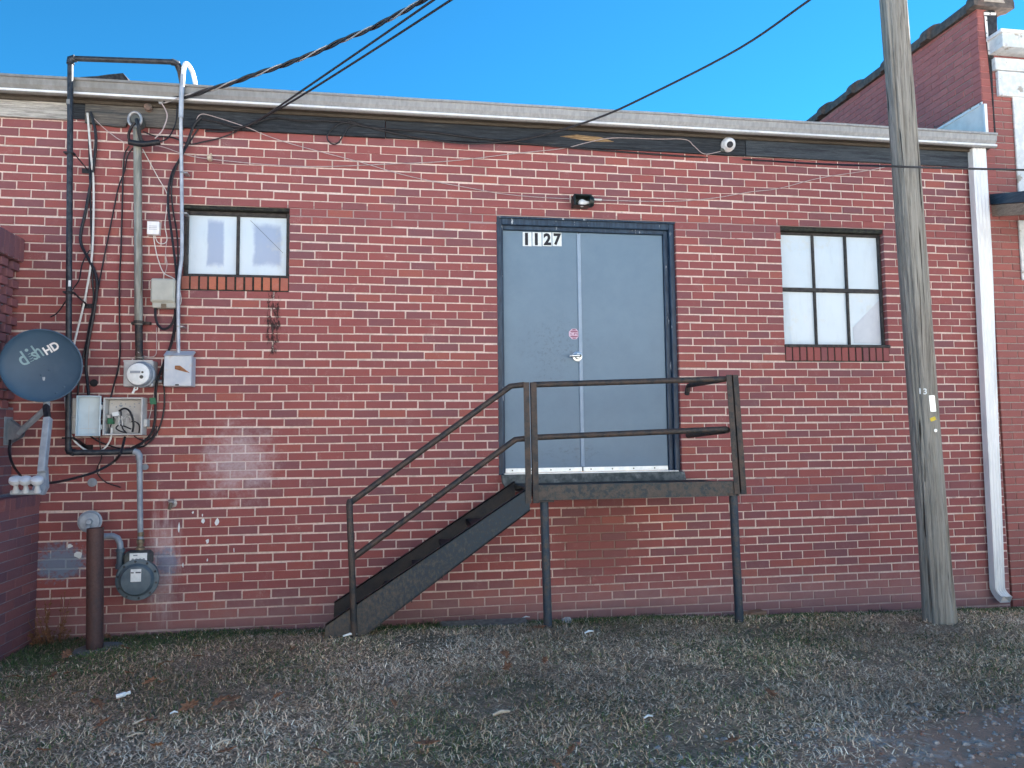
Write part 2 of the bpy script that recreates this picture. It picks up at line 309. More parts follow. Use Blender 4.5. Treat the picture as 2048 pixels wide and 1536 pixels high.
M_YEL = flecked('tag_yellow', (0.55, 0.42, 0.03), (0.65, 0.50, 0.05), 40, 0.5)
M_STONE = flecked('stone_pale', (0.28, 0.28, 0.29), (0.42, 0.42, 0.42), 30, 0.9, bump=0.5)
M_LEAF = flecked('leaf_dry', (0.15, 0.065, 0.03), (0.29, 0.145, 0.08), 45, 0.8)
M_STICK = flecked('stick_pale', (0.40, 0.33, 0.25), (0.56, 0.48, 0.38), 45, 0.8)

# ---------------------------------------------------------------- mesh builder
WORLD = {}                                   # world position of every object's origin
def wpos(o): return WORLD.get(o.name, Vector((0, 0, 0)))
def place(o, c, parent):
    o.location = c - (wpos(parent) if parent else Vector((0, 0, 0)))
    WORLD[o.name] = c.copy()
    if parent: o.parent = parent
def link(o): col.objects.link(o); return o
def tag(o, label=None, cat=None, group=None, kind=None):
    if label: o['label'] = label
    if cat: o['category'] = cat
    if group: o['group'] = group
    if kind: o['kind'] = kind
    return o
def empty(name, loc, label, cat, group=None):
    o = bpy.data.objects.new(name, None); link(o); o.empty_display_size = 0.1
    place(o, Vector(loc), None); return tag(o, label, cat, group)
class MB:
    def __init__(s): s.v = []; s.f = []
    def add(s, vs, fs):
        o = len(s.v); s.v += [tuple(v) for v in vs]; s.f += [tuple(i+o for i in f) for f in fs]; return s
    def obox(s, c, ax, ay, az, bev=0.0):
        """box from its centre and three half-axis vectors"""
        c = Vector(c); ax, ay, az = Vector(ax), Vector(ay), Vector(az)
        if not bev:
            vs = [c+ax*i+ay*j+az*k for i in (-1, 1) for j in (-1, 1) for k in (-1, 1)]
            return s.add(vs, [(0, 1, 3, 2), (4, 6, 7, 5), (0, 4, 5, 1), (2, 3, 7, 6), (0, 2, 6, 4), (1, 5, 7, 3)])
        fx, fy, fz = [1-bev/max(a.length, 1e-6) for a in (ax, ay, az)]
        fx, fy, fz = max(fx, .3), max(fy, .3), max(fz, .3)
        vs = []; idx = {}
        for i in (-1, 1):
            for j in (-1, 1):
                for k in (-1, 1):
                    for n, (a, b, d) in enumerate(((1, fy, fz), (fx, 1, fz), (fx, fy, 1))):
                        idx[(i, j, k, n)] = len(vs); vs.append(c+ax*(i*a)+ay*(j*b)+az*(k*d))
        I = idx; fs = []
        for i in (-1, 1):
            fs.append([I[(i, -1, -1, 0)], I[(i, 1, -1, 0)], I[(i, 1, 1, 0)], I[(i, -1, 1, 0)]][::i])
            fs.append([I[(-1, i, -1, 1)], I[(-1, i, 1, 1)], I[(1, i, 1, 1)], I[(1, i, -1, 1)]][::i])
            fs.append([I[(-1, -1, i, 2)], I[(1, -1, i, 2)], I[(1, 1, i, 2)], I[(-1, 1, i, 2)]][::i])
        for a in (-1, 1):
            for b in (-1, 1):
                fs.append([I[(-1, a, b, 1)], I[(1, a, b, 1)], I[(1, a, b, 2)], I[(-1, a, b, 2)]][::-a*b])
                fs.append([I[(a, -1, b, 0)], I[(a, 1, b, 0)], I[(a, 1, b, 2)], I[(a, -1, b, 2)]][::a*b])
                fs.append([I[(a, b, -1, 0)], I[(a, b, 1, 0)], I[(a, b, 1, 1)], I[(a, b, -1, 1)]][::-a*b])
                for d in (-1, 1): fs.append([I[(a, b, d, 0)], I[(a, b, d, 1)], I[(a, b, d, 2)]][::a*b*d])
        return s.add(vs, fs)
    def box(s, x0, x1, y0, y1, z0, z1, bev=0.0):
        return s.obox(((x0+x1)/2, (y0+y1)/2, (z0+z1)/2), ((x1-x0)/2, 0, 0), (0, (y1-y0)/2, 0), (0, 0, (z1-z0)/2), bev)
    def bar(s, a, b, w, h, side=(0, 1, 0), bev=0.0):
        """rectangular bar from a to b: w across side, h across the third axis"""
        a, b = Vector(a), Vector(b); d = (b-a)/2; sd = Vector(side); sd = (sd - d*(sd.dot(d)/d.length_squared)).normalized()
        up = d.normalized().cross(sd); return s.obox((a+b)/2, d, sd*(w/2), up*(h/2), bev)
    def tube(s, pts, r, seg=8, cap=True):
        pts = [Vector(p) for p in pts]; n = len(pts); rs = r if isinstance(r, (list, tuple)) else [r]*n
        t = [(pts[min(i+1, n-1)]-pts[max(i-1, 0)]).normalized() for i in range(n)]
        ref = Vector((0, 0, 1)) if abs(t[0].z) < 0.9 else Vector((1, 0, 0))
        u = t[0].cross(ref).normalized(); vs = []; fs = []
        for i in range(n):
            u = (u - t[i]*u.dot(t[i])).normalized(); v = t[i].cross(u)
            for k in range(seg):
                a = 2*math.pi*k/seg; vs.append(pts[i]+(u*math.cos(a)+v*math.sin(a))*rs[i])
        for i in range(n-1):
            for k in range(seg):
                k2 = (k+1) % seg; fs.append((i*seg+k, i*seg+k2, (i+1)*seg+k2, (i+1)*seg+k))
        if cap: fs += [tuple(range(seg))[::-1], tuple((n-1)*seg+k for k in range(seg))]
        return s.add(vs, fs)
    def lathe(s, c, axis, prof, seg=24):
        """profile of (radius, distance along axis) turned round the axis"""
        c = Vector(c); ax = Vector(axis).normalized(); ref = Vector((0, 0, 1)) if abs(ax.z) < 0.9 else Vector((1, 0, 0))
        u = ax.cross(ref).normalized(); v = ax.cross(u); vs = []; fs = []
        for (r, h) in prof:
            for k in range(seg):
                a = 2*math.pi*k/seg; vs.append(c+ax*h+(u*math.cos(a)+v*math.sin(a))*max(r, 1e-5))
        for i in range(len(prof)-1):
            for k in range(seg):
                k2 = (k+1) % seg; fs.append((i*seg+k, (i+1)*seg+k, (i+1)*seg+k2, i*seg+k2))
        fs += [tuple(range(seg)), tuple((len(prof)-1)*seg+k for k in range(seg))[::-1]]
        return s.add(vs, fs)
    def prism(s, poly, d):
        """flat polygon (3-D points) given thickness by vector d"""
        n = len(poly); d = Vector(d); vs = [Vector(p) for p in poly]+[Vector(p)+d for p in poly]
        return s.add(vs, [tuple(range(n)), tuple(range(2*n-1, n-1, -1))]+[(i, i+n, (i+1) % n+n, (i+1) % n) for i in range(n)])
    def build(s, name, m, parent=None, smooth=False, kind=None, label=None):
        a = np.array(s.v, dtype=float); c = (a.min(0)+a.max(0))/2
        me = bpy.data.meshes.new(name); me.from_pydata((a-c).tolist(), [], s.f); me.materials.append(m)
        if smooth:
            me.polygons.foreach_set('use_smooth', [True]*len(me.polygons)); me.update()
            try: me.set_sharp_from_angle(angle=rad(42))
            except Exception: pass
        o = bpy.data.objects.new(name, me); link(o); place(o, Vector(c), parent)
        if kind: o['kind'] = kind
        if label: o['label'] = label
        return o
def text(name, body, m, org, ux, uz, height, parent, wide=1.0, bold=0.0, thick=0.0015, label=None, fit=None):
    """lettering as a thin solid on a surface: origin at lower left, ux / uz are the reading and upward directions"""
    cu = bpy.data.curves.new(name, 'FONT'); cu.body = body; cu.size = 1.0; cu.offset = bold; cu.resolution_u = 3
    cu.extrude = 0.0
    t = bpy.data.objects.new(name, cu); link(t); dg = bpy.context.evaluated_depsgraph_get(); dg.update()
    me = bpy.data.meshes.new_from_object(t.evaluated_get(dg)); bpy.data.objects.remove(t, do_unlink=True)
    vv = np.array([v.co[:] for v in me.vertices]); mn = vv.min(0); mx = vv.max(0)
    sc = height/(mx[1]-mn[1]); ux = Vector(ux).normalized(); uz = Vector(uz).normalized(); nn = ux.cross(uz); org = Vector(org)
    for v in me.vertices: v.co = org+ux*((v.co.x-mn[0])*sc*wide)+uz*((v.co.y-mn[1])*sc)+nn*thick
    base = [fit(v.co.copy()) if fit else v.co.copy() for v in me.vertices]; fs = [tuple(p.vertices) for p in me.polygons]
    b = MB(); b.add(base, fs); b.add([p-nn*thick*0.8 for p in base], [f[::-1] for f in fs])
    o = b.build(name, m, parent, label=label); bpy.data.meshes.remove(me); return o, (mx[0]-mn[0])*sc*wide
def smooth_path(pts, n=6):
    """Catmull-Rom through the points"""
    p = [Vector(q) for q in pts]
    if len(p) < 3: return p
    p = [p[0]*2-p[1]]+p+[p[-1]*2-p[-2]]; out = []
    for i in range(1, len(p)-2):
        a, b, c, d = p[i-1:i+3]
        for k in range(n):
            t = k/n; out.append(0.5*((2*b)+(c-a)*t+(2*a-5*b+4*c-d)*t*t+(3*b-a-3*c+d)*t**3))
    return out+[p[-2]]

# ---------------------------------------------------------------- brick laying
def unit_bricks():
    out = []
    for q in range(5):
        b = MB(); cx, cz, dp = 0.016, 0.055, 0.10
        j = lambda s: random.uniform(-s, s)
        f = [(-.5+cx+j(.006), 0, -.5+cz+j(.02)), (.5-cx+j(.006), 0, -.5+cz+j(.02)), (.5-cx+j(.006), 0, .5-cz+j(.02)), (-.5+cx+j(.006), 0, .5-cz+j(.02))]
        e = [(-.5+j(.004), .0035, -.5+j(.02)), (.5+j(.004), .0035, -.5+j(.02)), (.5+j(.004), .0035, .5+j(.02)), (-.5+j(.004), .0035, .5+j(.02))]
        k = [(x, dp, z) for x, y, z in e]
        fs = [(0, 1, 2, 3)]+[(i+4, (i+1) % 4+4, (i+1) % 4, i) for i in range(4)]+[(i+8, (i+1) % 4+8, (i+1) % 4+4, i+4) for i in range(4)]
        b.add(f+e+k, fs); out.append(b)
    return out
UNIT = unit_bricks(); UNIT_ME = {}
def unit_mesh(q, m):
    if (q, m.name) not in UNIT_ME:
        me = bpy.data.meshes.new('brick'); me.from_pydata(UNIT[q].v, [], UNIT[q].f); me.materials.append(m); UNIT_ME[(q, m.name)] = me
    return UNIT_ME[(q, m.name)]
def lay(bricks, mats, parent, limit=300, field='brick_courses', name='brick'):
    """bricks: (centre, angle about Z, length, height, tint, depth scale). The ones that show largest become single parts."""
    def area(b):
        c, a, L, H, t, ds = b; x, y = proj(c)
        if (Vector(c)-CAM).dot(FWD) < .2 or not (-60 < x < 2108 and -60 < y < 1596): return 0
        u = Vector((math.cos(a), math.sin(a), 0)); p = [proj(Vector(c)+u*(i*L/2)+Vector((0, 0, k*H/2))) for i, k in ((-1, -1), (1, -1), (1, 1), (-1, 1))]
        return abs(sum(p[i][0]*p[(i+1) % 4][1]-p[(i+1) % 4][0]*p[i][1] for i in range(4)))/2
    order = sorted(bricks, key=lambda b: -area(b)); single, rest = order[:limit], order[limit:]
    for (c, a, L, H, t, ds) in single:
        o = bpy.data.objects.new(name, unit_mesh(random.randrange(5), mats[0])); link(o)
        o.rotation_euler = (random.uniform(-.004, .004), random.uniform(-.003, .003), a+random.uniform(-.004, .004)); o.scale = (L, ds, H); o['tint'] = float(t)
        place(o, Vector(c), parent)
    if rest:
        V = []; F = []; T = []
        for (c, a, L, H, t, ds) in rest:
            u = UNIT[random.randrange(5)]; o = len(V); ca, sa = math.cos(a), math.sin(a); ti = random.uniform(-.004, .004)
            for (x, y, z) in u.v:
                x *= L; y *= ds; z *= H; y += x*ti; V.append((c[0]+x*ca-y*sa, c[1]+x*sa+y*ca, c[2]+z)); T.append(t)
            F += [tuple(i+o for i in f) for f in u.f]
        b = MB(); b.v = V; b.f = F; ob = b.build(field, mats[1], parent, kind='stuff')
        at_ = ob.data.attributes.new('tint', 'FLOAT', 'POINT'); at_.data.foreach_set('value', T)
def tint():
    r = random.random()
    return random.uniform(0, .25) if r < .24 else (random.uniform(.86, 1) if r > .95 else random.uniform(.3, .85))

# ================================================================ GROUND
ZB = [(-2.6, 0.035), (-1.3, 0.055), (0.2, 0.02), (2.0, -0.005), (3.5, -0.055), (5.0, -0.09), (9, -0.11)]
RISE = [(-2.6, 0.0), (-1.9, 0.06), (-0.5, 0.115), (1.0, 0.135), (2.5, 0.125), (4.0, 0.15), (6, 0.14)]
def gz(x, y):
    zb = np.interp(x, [a for a, b in ZB], [b for a, b in ZB]); rs = np.interp(x, [a for a, b in RISE], [b for a, b in RISE])
    t = np.clip(-np.asarray(y)/0.72, 0, 1); t = t*t*(3-2*t)
    far = np.clip((-np.asarray(y)-1.0)/1.6, 0, 1)
    z = zb+rs*t
    z = z*(1-far)+0.11*far
    return z+0.010*np.sin(x*3.1+y*1.7)*np.cos(y*4.3-x*1.1)*(np.abs(x) < 12)
def axis_lines(lo, hi, step, far):
    mid = list(np.arange(lo, hi+1e-6, step)); return sorted([-f for f in far]+mid+list(far))
gx = np.array(axis_lines(-4.0, 7.0, 0.07, [9, 14, 25, 60, 150, 400])); gy = np.array(axis_lines(-6.0, 1.0, 0.07, [9, 14, 25, 60, 150, 400]))
XX, YY = np.meshgrid(gx, gy); ZZ = gz(XX, YY); nx, ny = len(gx), len(gy)
b = MB(); b.v = list(zip(XX.ravel().tolist(), YY.ravel().tolist(), ZZ.ravel().tolist()))
b.f = [(j*nx+i, j*nx+i+1, (j+1)*nx+i+1, (j+1)*nx+i) for j in range(ny-1) for i in range(nx-1)]
def ground_mat():
    k = NT('soil_and_gravel'); x, y, z = k.sep()
    n = k.noise(3.0, 6, 0.7); n2 = k.noise(45, 5, 0.7); n3 = k.noise(1.1, 4)
    soil = k.ramp(n2, [(0.3, (0.13, 0.09, 0.062)), (0.5, (0.32, 0.225, 0.155)), (0.7, (0.52, 0.385, 0.27))])
    soil = k.mix(k.ramp(n, [(0.45, 0.0), (0.65, 0.6)]), soil, (0.10, 0.105, 0.065, 1))
    grav = k.ramp(k.noise(70, 5, 0.75), [(0.3, (0.36, 0.335, 0.30)), (0.5, (0.52, 0.49, 0.45)), (0.7, (0.64, 0.61, 0.565))])
    grav = k.mix(k.math('MULTIPLY', k.ramp(k.noise(3.6, 5, 0.65), [(0.34, 0.0), (0.48, 0.85)]), k.math('GREATER_THAN', k.math('ADD', y, k.math('MULTIPLY', n, .8)), -3.6)), grav, (0.42, 0.235, 0.15, 1))
    # gravel lot begins beyond a line that runs away from the lower right corner of the lawn
    e = k.math('ADD', k.math('ADD', y, k.math('MULTIPLY', x, -0.22)), k.math('MULTIPLY', k.math('SUBTRACT', n, 0.5), 0.5))
    mr = k.new('ShaderNodeMapRange', interpolation_type='SMOOTHSTEP'); mr.inputs['From Min'].default_value = -3.02; mr.inputs['From Max'].default_value = -3.22; k.l.new(e, mr.inputs['Value'])
    k.bump(k.math('ADD', n2, n), 0.8, 0.02)
    return k.fin(k.mix(mr.outputs[0], soil, grav), 0.95, 0, 0.15)
tag(b.build('ground', ground_mat(), None, True), kind='structure')

# ================================================================ MAIN BUILDING
XL, XR = -3.6, 5.272                             # facade ends
JZ = [3.7727, 3.7026, 3.6356, 3.5688, 3.502, 3.4377, 3.3715, 3.3055, 3.2406, 3.1766, 3.1119, 3.0444, 2.9762, 2.9091, 2.8433, 2.7791, 2.7127, 2.6483, 2.5805, 2.5164, 2.4507, 2.387, 2.3219, 2.2571, 2.1923, 2.1254, 2.0617, 1.9963, 1.932, 1.8673, 1.8022, 1.7373, 1.6734, 1.6082, 1.5445, 1.48, 1.4165, 1.3502, 1.2849, 1.2191, 1.1552, 1.0848, 1.0156, 0.9466, 0.8786, 0.8084, 0.7411, 0.673, 0.6064, 0.5391, 0.4718, 0.4037, 0.3376, 0.2684, 0.2085, 0.1395, 0.0735, 0.0059]
JZ = [JZ[0]+0.0685*i for i in (4, 3, 2, 1)]+JZ+[JZ[-1]-0.067*i for i in (1, 2, 3)]
TOPI = 4                                         # index of the first measured joint
W1 = (-1.628, -0.842, 2.69, 3.2406); W2 = (3.247, 4.222, 2.19, 3.2406); DR = (0.778, 2.296, 1.135, 3.2406)
S1 = (-1.628, -0.842, 2.5805, 2.69); S2 = (3.247, 4.222, 2.0617, 2.19)
HOLES = [W1, W2, DR, S1, S2]
bld = empty('brick_building', (0, 0.2, 0), 'single-storey red brick building with grey steel double doors and metal gutter', 'building')
# masonry core behind the bricks: its front is the recessed mortar, with the openings left free
core = MB(); xs = sorted({XL, XR, *[h[0]-.004 for h in HOLES[:3]], *[h[1]+.004 for h in HOLES[:3]]}); zs = sorted({-0.4, 4.02, *[h[2] for h in HOLES], *[h[3] for h in HOLES]})
for i in range(len(xs)-1):
    for j in range(len(zs)-1):
        mx, mz = (xs[i]+xs[i+1])/2, (zs[j]+zs[j+1])/2
        if any(h[0] < mx < h[1] and h[2] < mz < h[3] for h in HOLES[:3]): continue
        core.box(xs[i], xs[i+1], 0.0055, 0.30, zs[j], zs[j+1])
core.build('wall', M_MORTAR, bld)
P0 = 0.2036; bricks = []
for c in range(len(JZ)-1):
    z1, z0 = JZ[c], JZ[c+1]; z1 = z1-0.0052+random.uniform(-.0012, .0012); z0 = z0+0.0052+random.uniform(-.0012, .0012); zc = (z0+z1)/2
    if z1 > 4.0: continue
    idx = c-TOPI; ph = (0.780 if idx % 2 else 0.780+P0/2)+random.uniform(-.012, .012)+(0.014*math.sin(idx*0.55))
    n0 = math.floor((XL-ph)/P0); x = ph+n0*P0; cuts = [x]
    while x < XR: x = ph+(n0+len(cuts))*P0+random.uniform(-.0065, .0065); cuts.append(x)
    hs = sorted([h for h in HOLES if h[2]+.012 < zc < h[3]-.0 or (h[2] < zc < h[3])], key=lambda h: h[0])
    spans = []; s0 = XL
    for h in hs: spans.append((s0, h[0])); s0 = h[1]
    spans.append((s0, XR))
    for (a, bb) in spans:
        e = [a]+[q for q in cuts if a+0.045 < q < bb-0.045]+[bb]
        for q in range(len(e)-1):
            l = e[q]+(random.uniform(.0038, .0068) if e[q] != a or a == XL else 0.0); r_ = e[q+1]-(random.uniform(.0038, .0068) if e[q+1] != bb or bb == XR else 0.0)
            xm = (l+r_)/2; dz = random.uniform(-.0017, .0017)+.0028*math.sin(xm*1.7+idx*.9)+.0016*math.sin(xm*4.3+idx*2.1)
            bricks.append((((l+r_)/2, random.uniform(-.0028, .0020), zc+dz), 0.0, r_-l, z1-z0, tint(), 1.0))
lay(bricks, M_MAIN, bld)

# ---- windows
def window(W, cols, rows, fr, mun, meet, pm, lintel, Yf, label):
    x0, x1, z0, z1 = W; m = MB(); y0, y1 = Yf, Yf+0.05
    m.box(x0, x0+fr, y0, y1, z0, z1, .004); m.box(x1-fr, x1, y0, y1, z0, z1, .004)
    m.box(x0+fr, x1-fr, y0+.003, y1, z0, z0+fr, .004); m.box(x0+fr, x1-fr, y0+.003, y1, z1-fr-lintel, z1-lintel, .004)
    iw = (x1-x0-2*fr); px0 = x0+fr; pz0, pz1 = z0+fr, z1-fr-lintel
    xs_ = [px0+iw*i/cols for i in range(cols+1)]; zs_ = [pz0+(pz1-pz0)*i/rows for i in range(rows+1)]
    for i in range(1, cols): m.box(xs_[i]-mun/2, xs_[i]+mun/2, y0+.008, y1-.006, pz0, pz1, .003)
    for i in range(1, rows): m.box(px0, px0+iw, y0+.005, y1-.004, zs_[i]-meet/2, zs_[i]+meet/2, .003)
    win = m.build('window', M_WFRAME, bld, label=label)
    for i in range(cols):
        for j in range(rows):
            p = MB(); tl = random.uniform(-.002, .002); a, c_ = xs_[i], xs_[i+1]; yb = Yf+.030
            p.prism([(a, yb+tl, zs_[j]), (c_, yb-tl, zs_[j]), (c_, yb-tl*.5, zs_[j+1]), (a, yb+tl*.5, zs_[j+1])], (0, .004, 0)); p.build('pane', pm, win)
    l = MB(); l.box(x0, x1, 0.010, 0.12, z1-lintel+.003, z1-.002, .003); l.build('lintel', M_MOSS, win)
    return win
w1 = window(W1, 2, 1, 0.030, 0.022, 0.02, M_PANE1, 0.030, 0.052, 'two-pane window with frosted white glass and mossy head')
w2 = window(W2, 3, 2, 0.020, 0.020, 0.034, M_PANE2, 0.040, 0.045, 'six-pane dark steel window with pale glass')
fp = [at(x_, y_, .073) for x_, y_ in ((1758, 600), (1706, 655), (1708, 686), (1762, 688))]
m = MB(); m.prism([tuple(q) for q in fp], (0, .001, 0)); m.build('pane_patch', flecked('pane_patch_grey', (0.52, 0.56, 0.63), (0.58, 0.62, 0.68), 8, .4), w2)  # slightly greyer four-sided patch on the lower right pane
m = MB(); m.tube([at(501, 441, .0805), at(530, 470, .0805), at(566, 506, .0805)], .0014, 5); m.build('glass_crack', M_GASD, w1)
def rowlock(Wx, n, win, bm):
    x0, x1, z0, z1 = Wx; p = (x1-x0)/n; L = []
    for i in range(n): L.append(((x0+p*(i+.5), -0.006+random.uniform(-.003, .002), (z0+z1)/2+.002), 0, p-0.013+random.uniform(-.003, .003), z1-z0-.012, random.random(), 1.0))
    lay(L, bm, win, name='sill_brick')
    m = MB(); m.box(x0, x1, 0.001, 0.006, z0, z1); m.build('sill_mortar', M_MOSS, win)
rowlock(S1, 12, w1, M_SILL); rowlock(S2, 15, w2, M_MAIN)
# dark board across the foot of the six-pane window
m = MB(); m.box(W2[0], W2[1]+.01, -0.012, 0.05, W2[2]-.005, W2[2]+.020, .003); m.build('sill_board', M_WFRAME, w2)

# ---- door set
x0, x1, z0, z1 = DR; YD = 0.085
m = MB()
m.box(x0, x0+.045, .030, .150, z0, z1-.0, .004); m.box(x1-.045, x1, .030, .150, z0, z1, .004); m.box(x0+.045, x1-.045, .032, .150, z1-.062, z1, .004)
m.box(x0+.045, x0+.058, .058, .120, z0, z1-.062, .003); m.box(x1-.085, x1-.045, .066, .120, z0, z1-.062, .004); m.box(x0+.058, x1-.085, .062, .120, z1-.095, z1-.062, .003)
m.box(x0, x1, .008, .030, z1-.014, z1-.003)
m.build('door_frame', M_DFRAME, bld)
dx0, dx1, dz0, dz1 = x0+.060, x1-.087, z0+.028, z1-.097; dm = at(1161, 700, YD).x
def leaf(a, c, label):
    q = MB(); q.box(a, c, YD, YD+.044, dz0, dz1, .003); return q.build('door', M_DOOR, bld, label=label)
dl = leaf(dx0, dm-.004, 'left door leaf with lever handle and house number'); dr = leaf(dm+.004, dx1, 'right door leaf, plain')
m = MB(); m.box(dm-.016, dm+.016, YD-.012, YD-.0005, dz0+.035, dz1-.01, .003); m.build('meeting_strip', M_ASTR, dr)
for d, a, c in ((dl, dx0+.003, dm-.006), (dr, dm+.005, dx1-.003)):
    m = MB(); m.box(a, c, YD-.007, YD-.0005, dz0-.002, dz0+.034, .002); kp = m.build('kick_plate', M_ALU, d)
    n = 4
    for i in range(n):
        m = MB(); m.lathe((a+(c-a)*(i+.35)/n, YD-.0075, dz0+.016), (0, -1, 0), [(.006, 0), (.006, .002), (.003, .003)], 8); m.build('screw', M_GASD, d)
h = at(1154, 713, YD)
m = MB(); m.lathe((h.x, YD, h.z), (0, -1, 0), [(.040, 0), (.042, .006), (.040, .014), (.024, .018), (.020, .045)], 28); m.build('handle_rose', M_CHROME, dl, True)
m = MB(); m.tube([(h.x+.008, YD-.052, h.z+.002), (h.x-.03, YD-.054, h.z+.002), (h.x-.062, YD-.053, h.z), (h.x-.075, YD-.052, h.z-.002)], [.014, .012, .011, .011], 10); m.build('handle', M_CHROME, dl, True)
m = MB(); m.lathe((h.x+.012, YD-.046, h.z), (0, -1, 0), [(.013, 0), (.013, .012), (.009, .0125)], 14); m.build('lock_cylinder', M_GASD, dl, True)
# house number: four white plates, black figures
for i, dg_ in enumerate('1127'):
    pa = at((1045.5, 1065, 1085, 1105)[i], 492, YD-.003); pq = at((1063, 1083, 1103, 1123)[i], 464.5+i*.3, YD-.003)
    zz0, zz1 = pa.z, pq.z; xx0, xx1 = pa.x, pq.x
    m = MB(); m.box(xx0, xx1, YD-.0035, YD-.0008, zz0, zz1, .001); m.build('number_plate', M_LABEL, dl)
    hh = (zz1-zz0)*.88
    text('number_digit', dg_, M_DIGIT, (xx0+(xx1-xx0)*(.26 if dg_ == '1' else .13), YD-.0042, zz0+(zz1-zz0)*.06), (1, 0, 0), (0, 0, 1), hh, dl, 1.0 if dg_ == '1' else .92, .045)
# octagonal sticker
sc_ = at(1148, 668, YD); R_ = .047
def octo(r, y): return [(sc_.x+r*math.cos(rad(22.5+45*i)), y, sc_.z+r*math.sin(rad(22.5+45*i))) for i in range(8)]
m = MB(); m.prism(octo(R_, YD-.0022), (0, .0014, 0)); m.build('sticker', M_PINKL, dl)
m = MB()
for sgn in (-1, 1):
    for (za, zb, wa, wb) in ((.031, .0395, .019, .0115), (.017, .0265, .0335, .0245)):
        p = [(-wa, za), (wa, za), (wb, zb), (-wb, zb)]
        m.prism([(sc_.x+a, YD-.0031, sc_.z+sgn*c) for a, c in (p if sgn > 0 else p[::-1])], (0, .0006, 0))
m.build('sticker_bands', M_PINK, dl)
text('sticker_lettering', 'CPI', M_PINK, (sc_.x-.031, YD-.0032, sc_.z-.012), (1, 0, 0), (0, 0, 1), .025, dl, 1.22, .0)
# threshold
ta = at(1004, 946, -.06); tb = at(1371, 974, -.06)
m = MB(); m.prism([(ta.x, -.065, 1.150), (ta.x+.004, -.065, 1.10), (ta.x+.03, -.065, 1.045), (ta.x+.10, -.065, 1.030), (tb.x, -.065, 1.030), (tb.x+.006, -.065, 1.09), (tb.x-.006, -.065, 1.152)], (0, .30, 0)); m.build('threshold', M_CONC, bld)
m = MB(); m.box(x0+.04, x1-.04, -.03, .07, 1.1525, 1.160, .001); m.build('threshold_strip', M_ALU, bld)

# ---- fascia boards, trim, gutter, roof
def fascia(px0, px1, mat, y=-.026, z0=3.842, z1=4.06, ragged=False):
    a = at(px0, 230, y).x if px0 is not None else XL; c = at(px1, 250, y).x if px1 is not None else XR-.02
    m = MB()
    if ragged:
        low = [(c, z0), (a+.55*(c-a), z0+.004), (a+.50*(c-a), z0+.035), (a+.46*(c-a), z0+.045), (a+.44*(c-a), z0+.020), (a+.42*(c-a), z0+.028), (a+.41*(c-a), z0-.004), (a+.32*(c-a), z0-.006), (a, z0+.012)]
        m.prism([(a, y, z1), (c, y, z1)]+[(p, y, q) for p, q in low], (0, .024, 0))
    else: m.box(a+.002, c-.002, y, y+.024, z0, z1, .002)
    return m.build('fascia_board', mat, bld)
fascia(None, 138, M_FASCIA_W, -.026, 3.845); fascia(170, 366, M_FASCIA_G, -.030, 3.815, ragged=True); fascia(366, 771, M_FASCIA_D, -.028, 3.83)
fascia(771, 1489, M_FASCIA_D, -.020, 3.835); fascia(1489, None, M_FASCIA_B, -.026, 3.835); fascia(138, 170, M_FASCIA_D, -.012, 3.86)
ka = at(1120, 273, -.02); kb = at(1228, 283, -.02)   # raw split in the dark board
m = MB(); m.prism([(ka.x, -.0225, ka.z), (ka.x+.30*(kb.x-ka.x), -.0225, ka.z+.022), (ka.x+.75*(kb.x-ka.x), -.0225, ka.z+.012), (kb.x, -.0225, ka.z-.022), (ka.x+.6*(kb.x-ka.x), -.0225, ka.z-.030), (ka.x+.25*(kb.x-ka.x), -.0225, ka.z-.012)], (0, .008, 0)); m.build('split_in_board', M_FASCIA_T, bld)
m = MB(); m.box(XL, XR-.01, -.050, -.031, 3.968, 4.02, .003); m.build('trim_strip', M_TRIM, bld)
GT, GBZ, GYT, GYB = 4.110, 3.990, -.135, -.105
m = MB(); prof = [(-.02, GT+.004), (GYT-.012, GT+.004), (GYT-.012, GT-.012), (GYT, GT-.016), (GYT+.004, GT-.06), (GYB-.004, GBZ+.030), (GYB-.024, GBZ+.020), (GYB-.026, GBZ+.002), (GYB-.014, GBZ-.004), (GYB+.006, GBZ-.003)]
n = len(prof); seg_x = [XL]+list(np.linspace(XL+.5, XR+.02, 24)); vv = []; ff = []
for i, xx in enumerate(seg_x):
    sag = random.uniform(-.0025, .0025)
    for (yy, zz) in prof: vv.append((xx, yy, zz+sag))
for i in range(len(seg_x)-1):
    for k in range(n-1): ff.append((i*n+k, i*n+k+1, (i+1)*n+k+1, (i+1)*n+k))
ff.append(tuple((len(seg_x)-1)*n+k for k in range(n))); m.add(vv, ff)
gut = m.build('gutter', M_GUTTER, bld)
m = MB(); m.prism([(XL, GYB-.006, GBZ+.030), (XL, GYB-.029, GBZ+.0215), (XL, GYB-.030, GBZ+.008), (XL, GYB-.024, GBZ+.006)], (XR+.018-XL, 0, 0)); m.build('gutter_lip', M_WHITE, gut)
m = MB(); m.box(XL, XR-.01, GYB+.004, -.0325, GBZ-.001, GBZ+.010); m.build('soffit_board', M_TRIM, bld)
m = MB(); m.prism([(XL, .05, 4.03), (XL, 9.0, 4.46), (XL, 9.0, 4.50), (XL, .05, 4.10)], (XR-XL-.005, 0, 0)); m.build('roof', M_ROOF, bld)
m = MB()                                               # lifted sheet of roofing felt behind the gutter
fa = [at(x_, y_, .35) for x_, y_ in ((160, 154), (195, 152), (215, 149), (246, 146), (255, 157), (262, 175), (165, 175))]
m.prism(fa, (0.03, .6, .03)); m.build('roof_felt_flap', M_ROOF, bld)
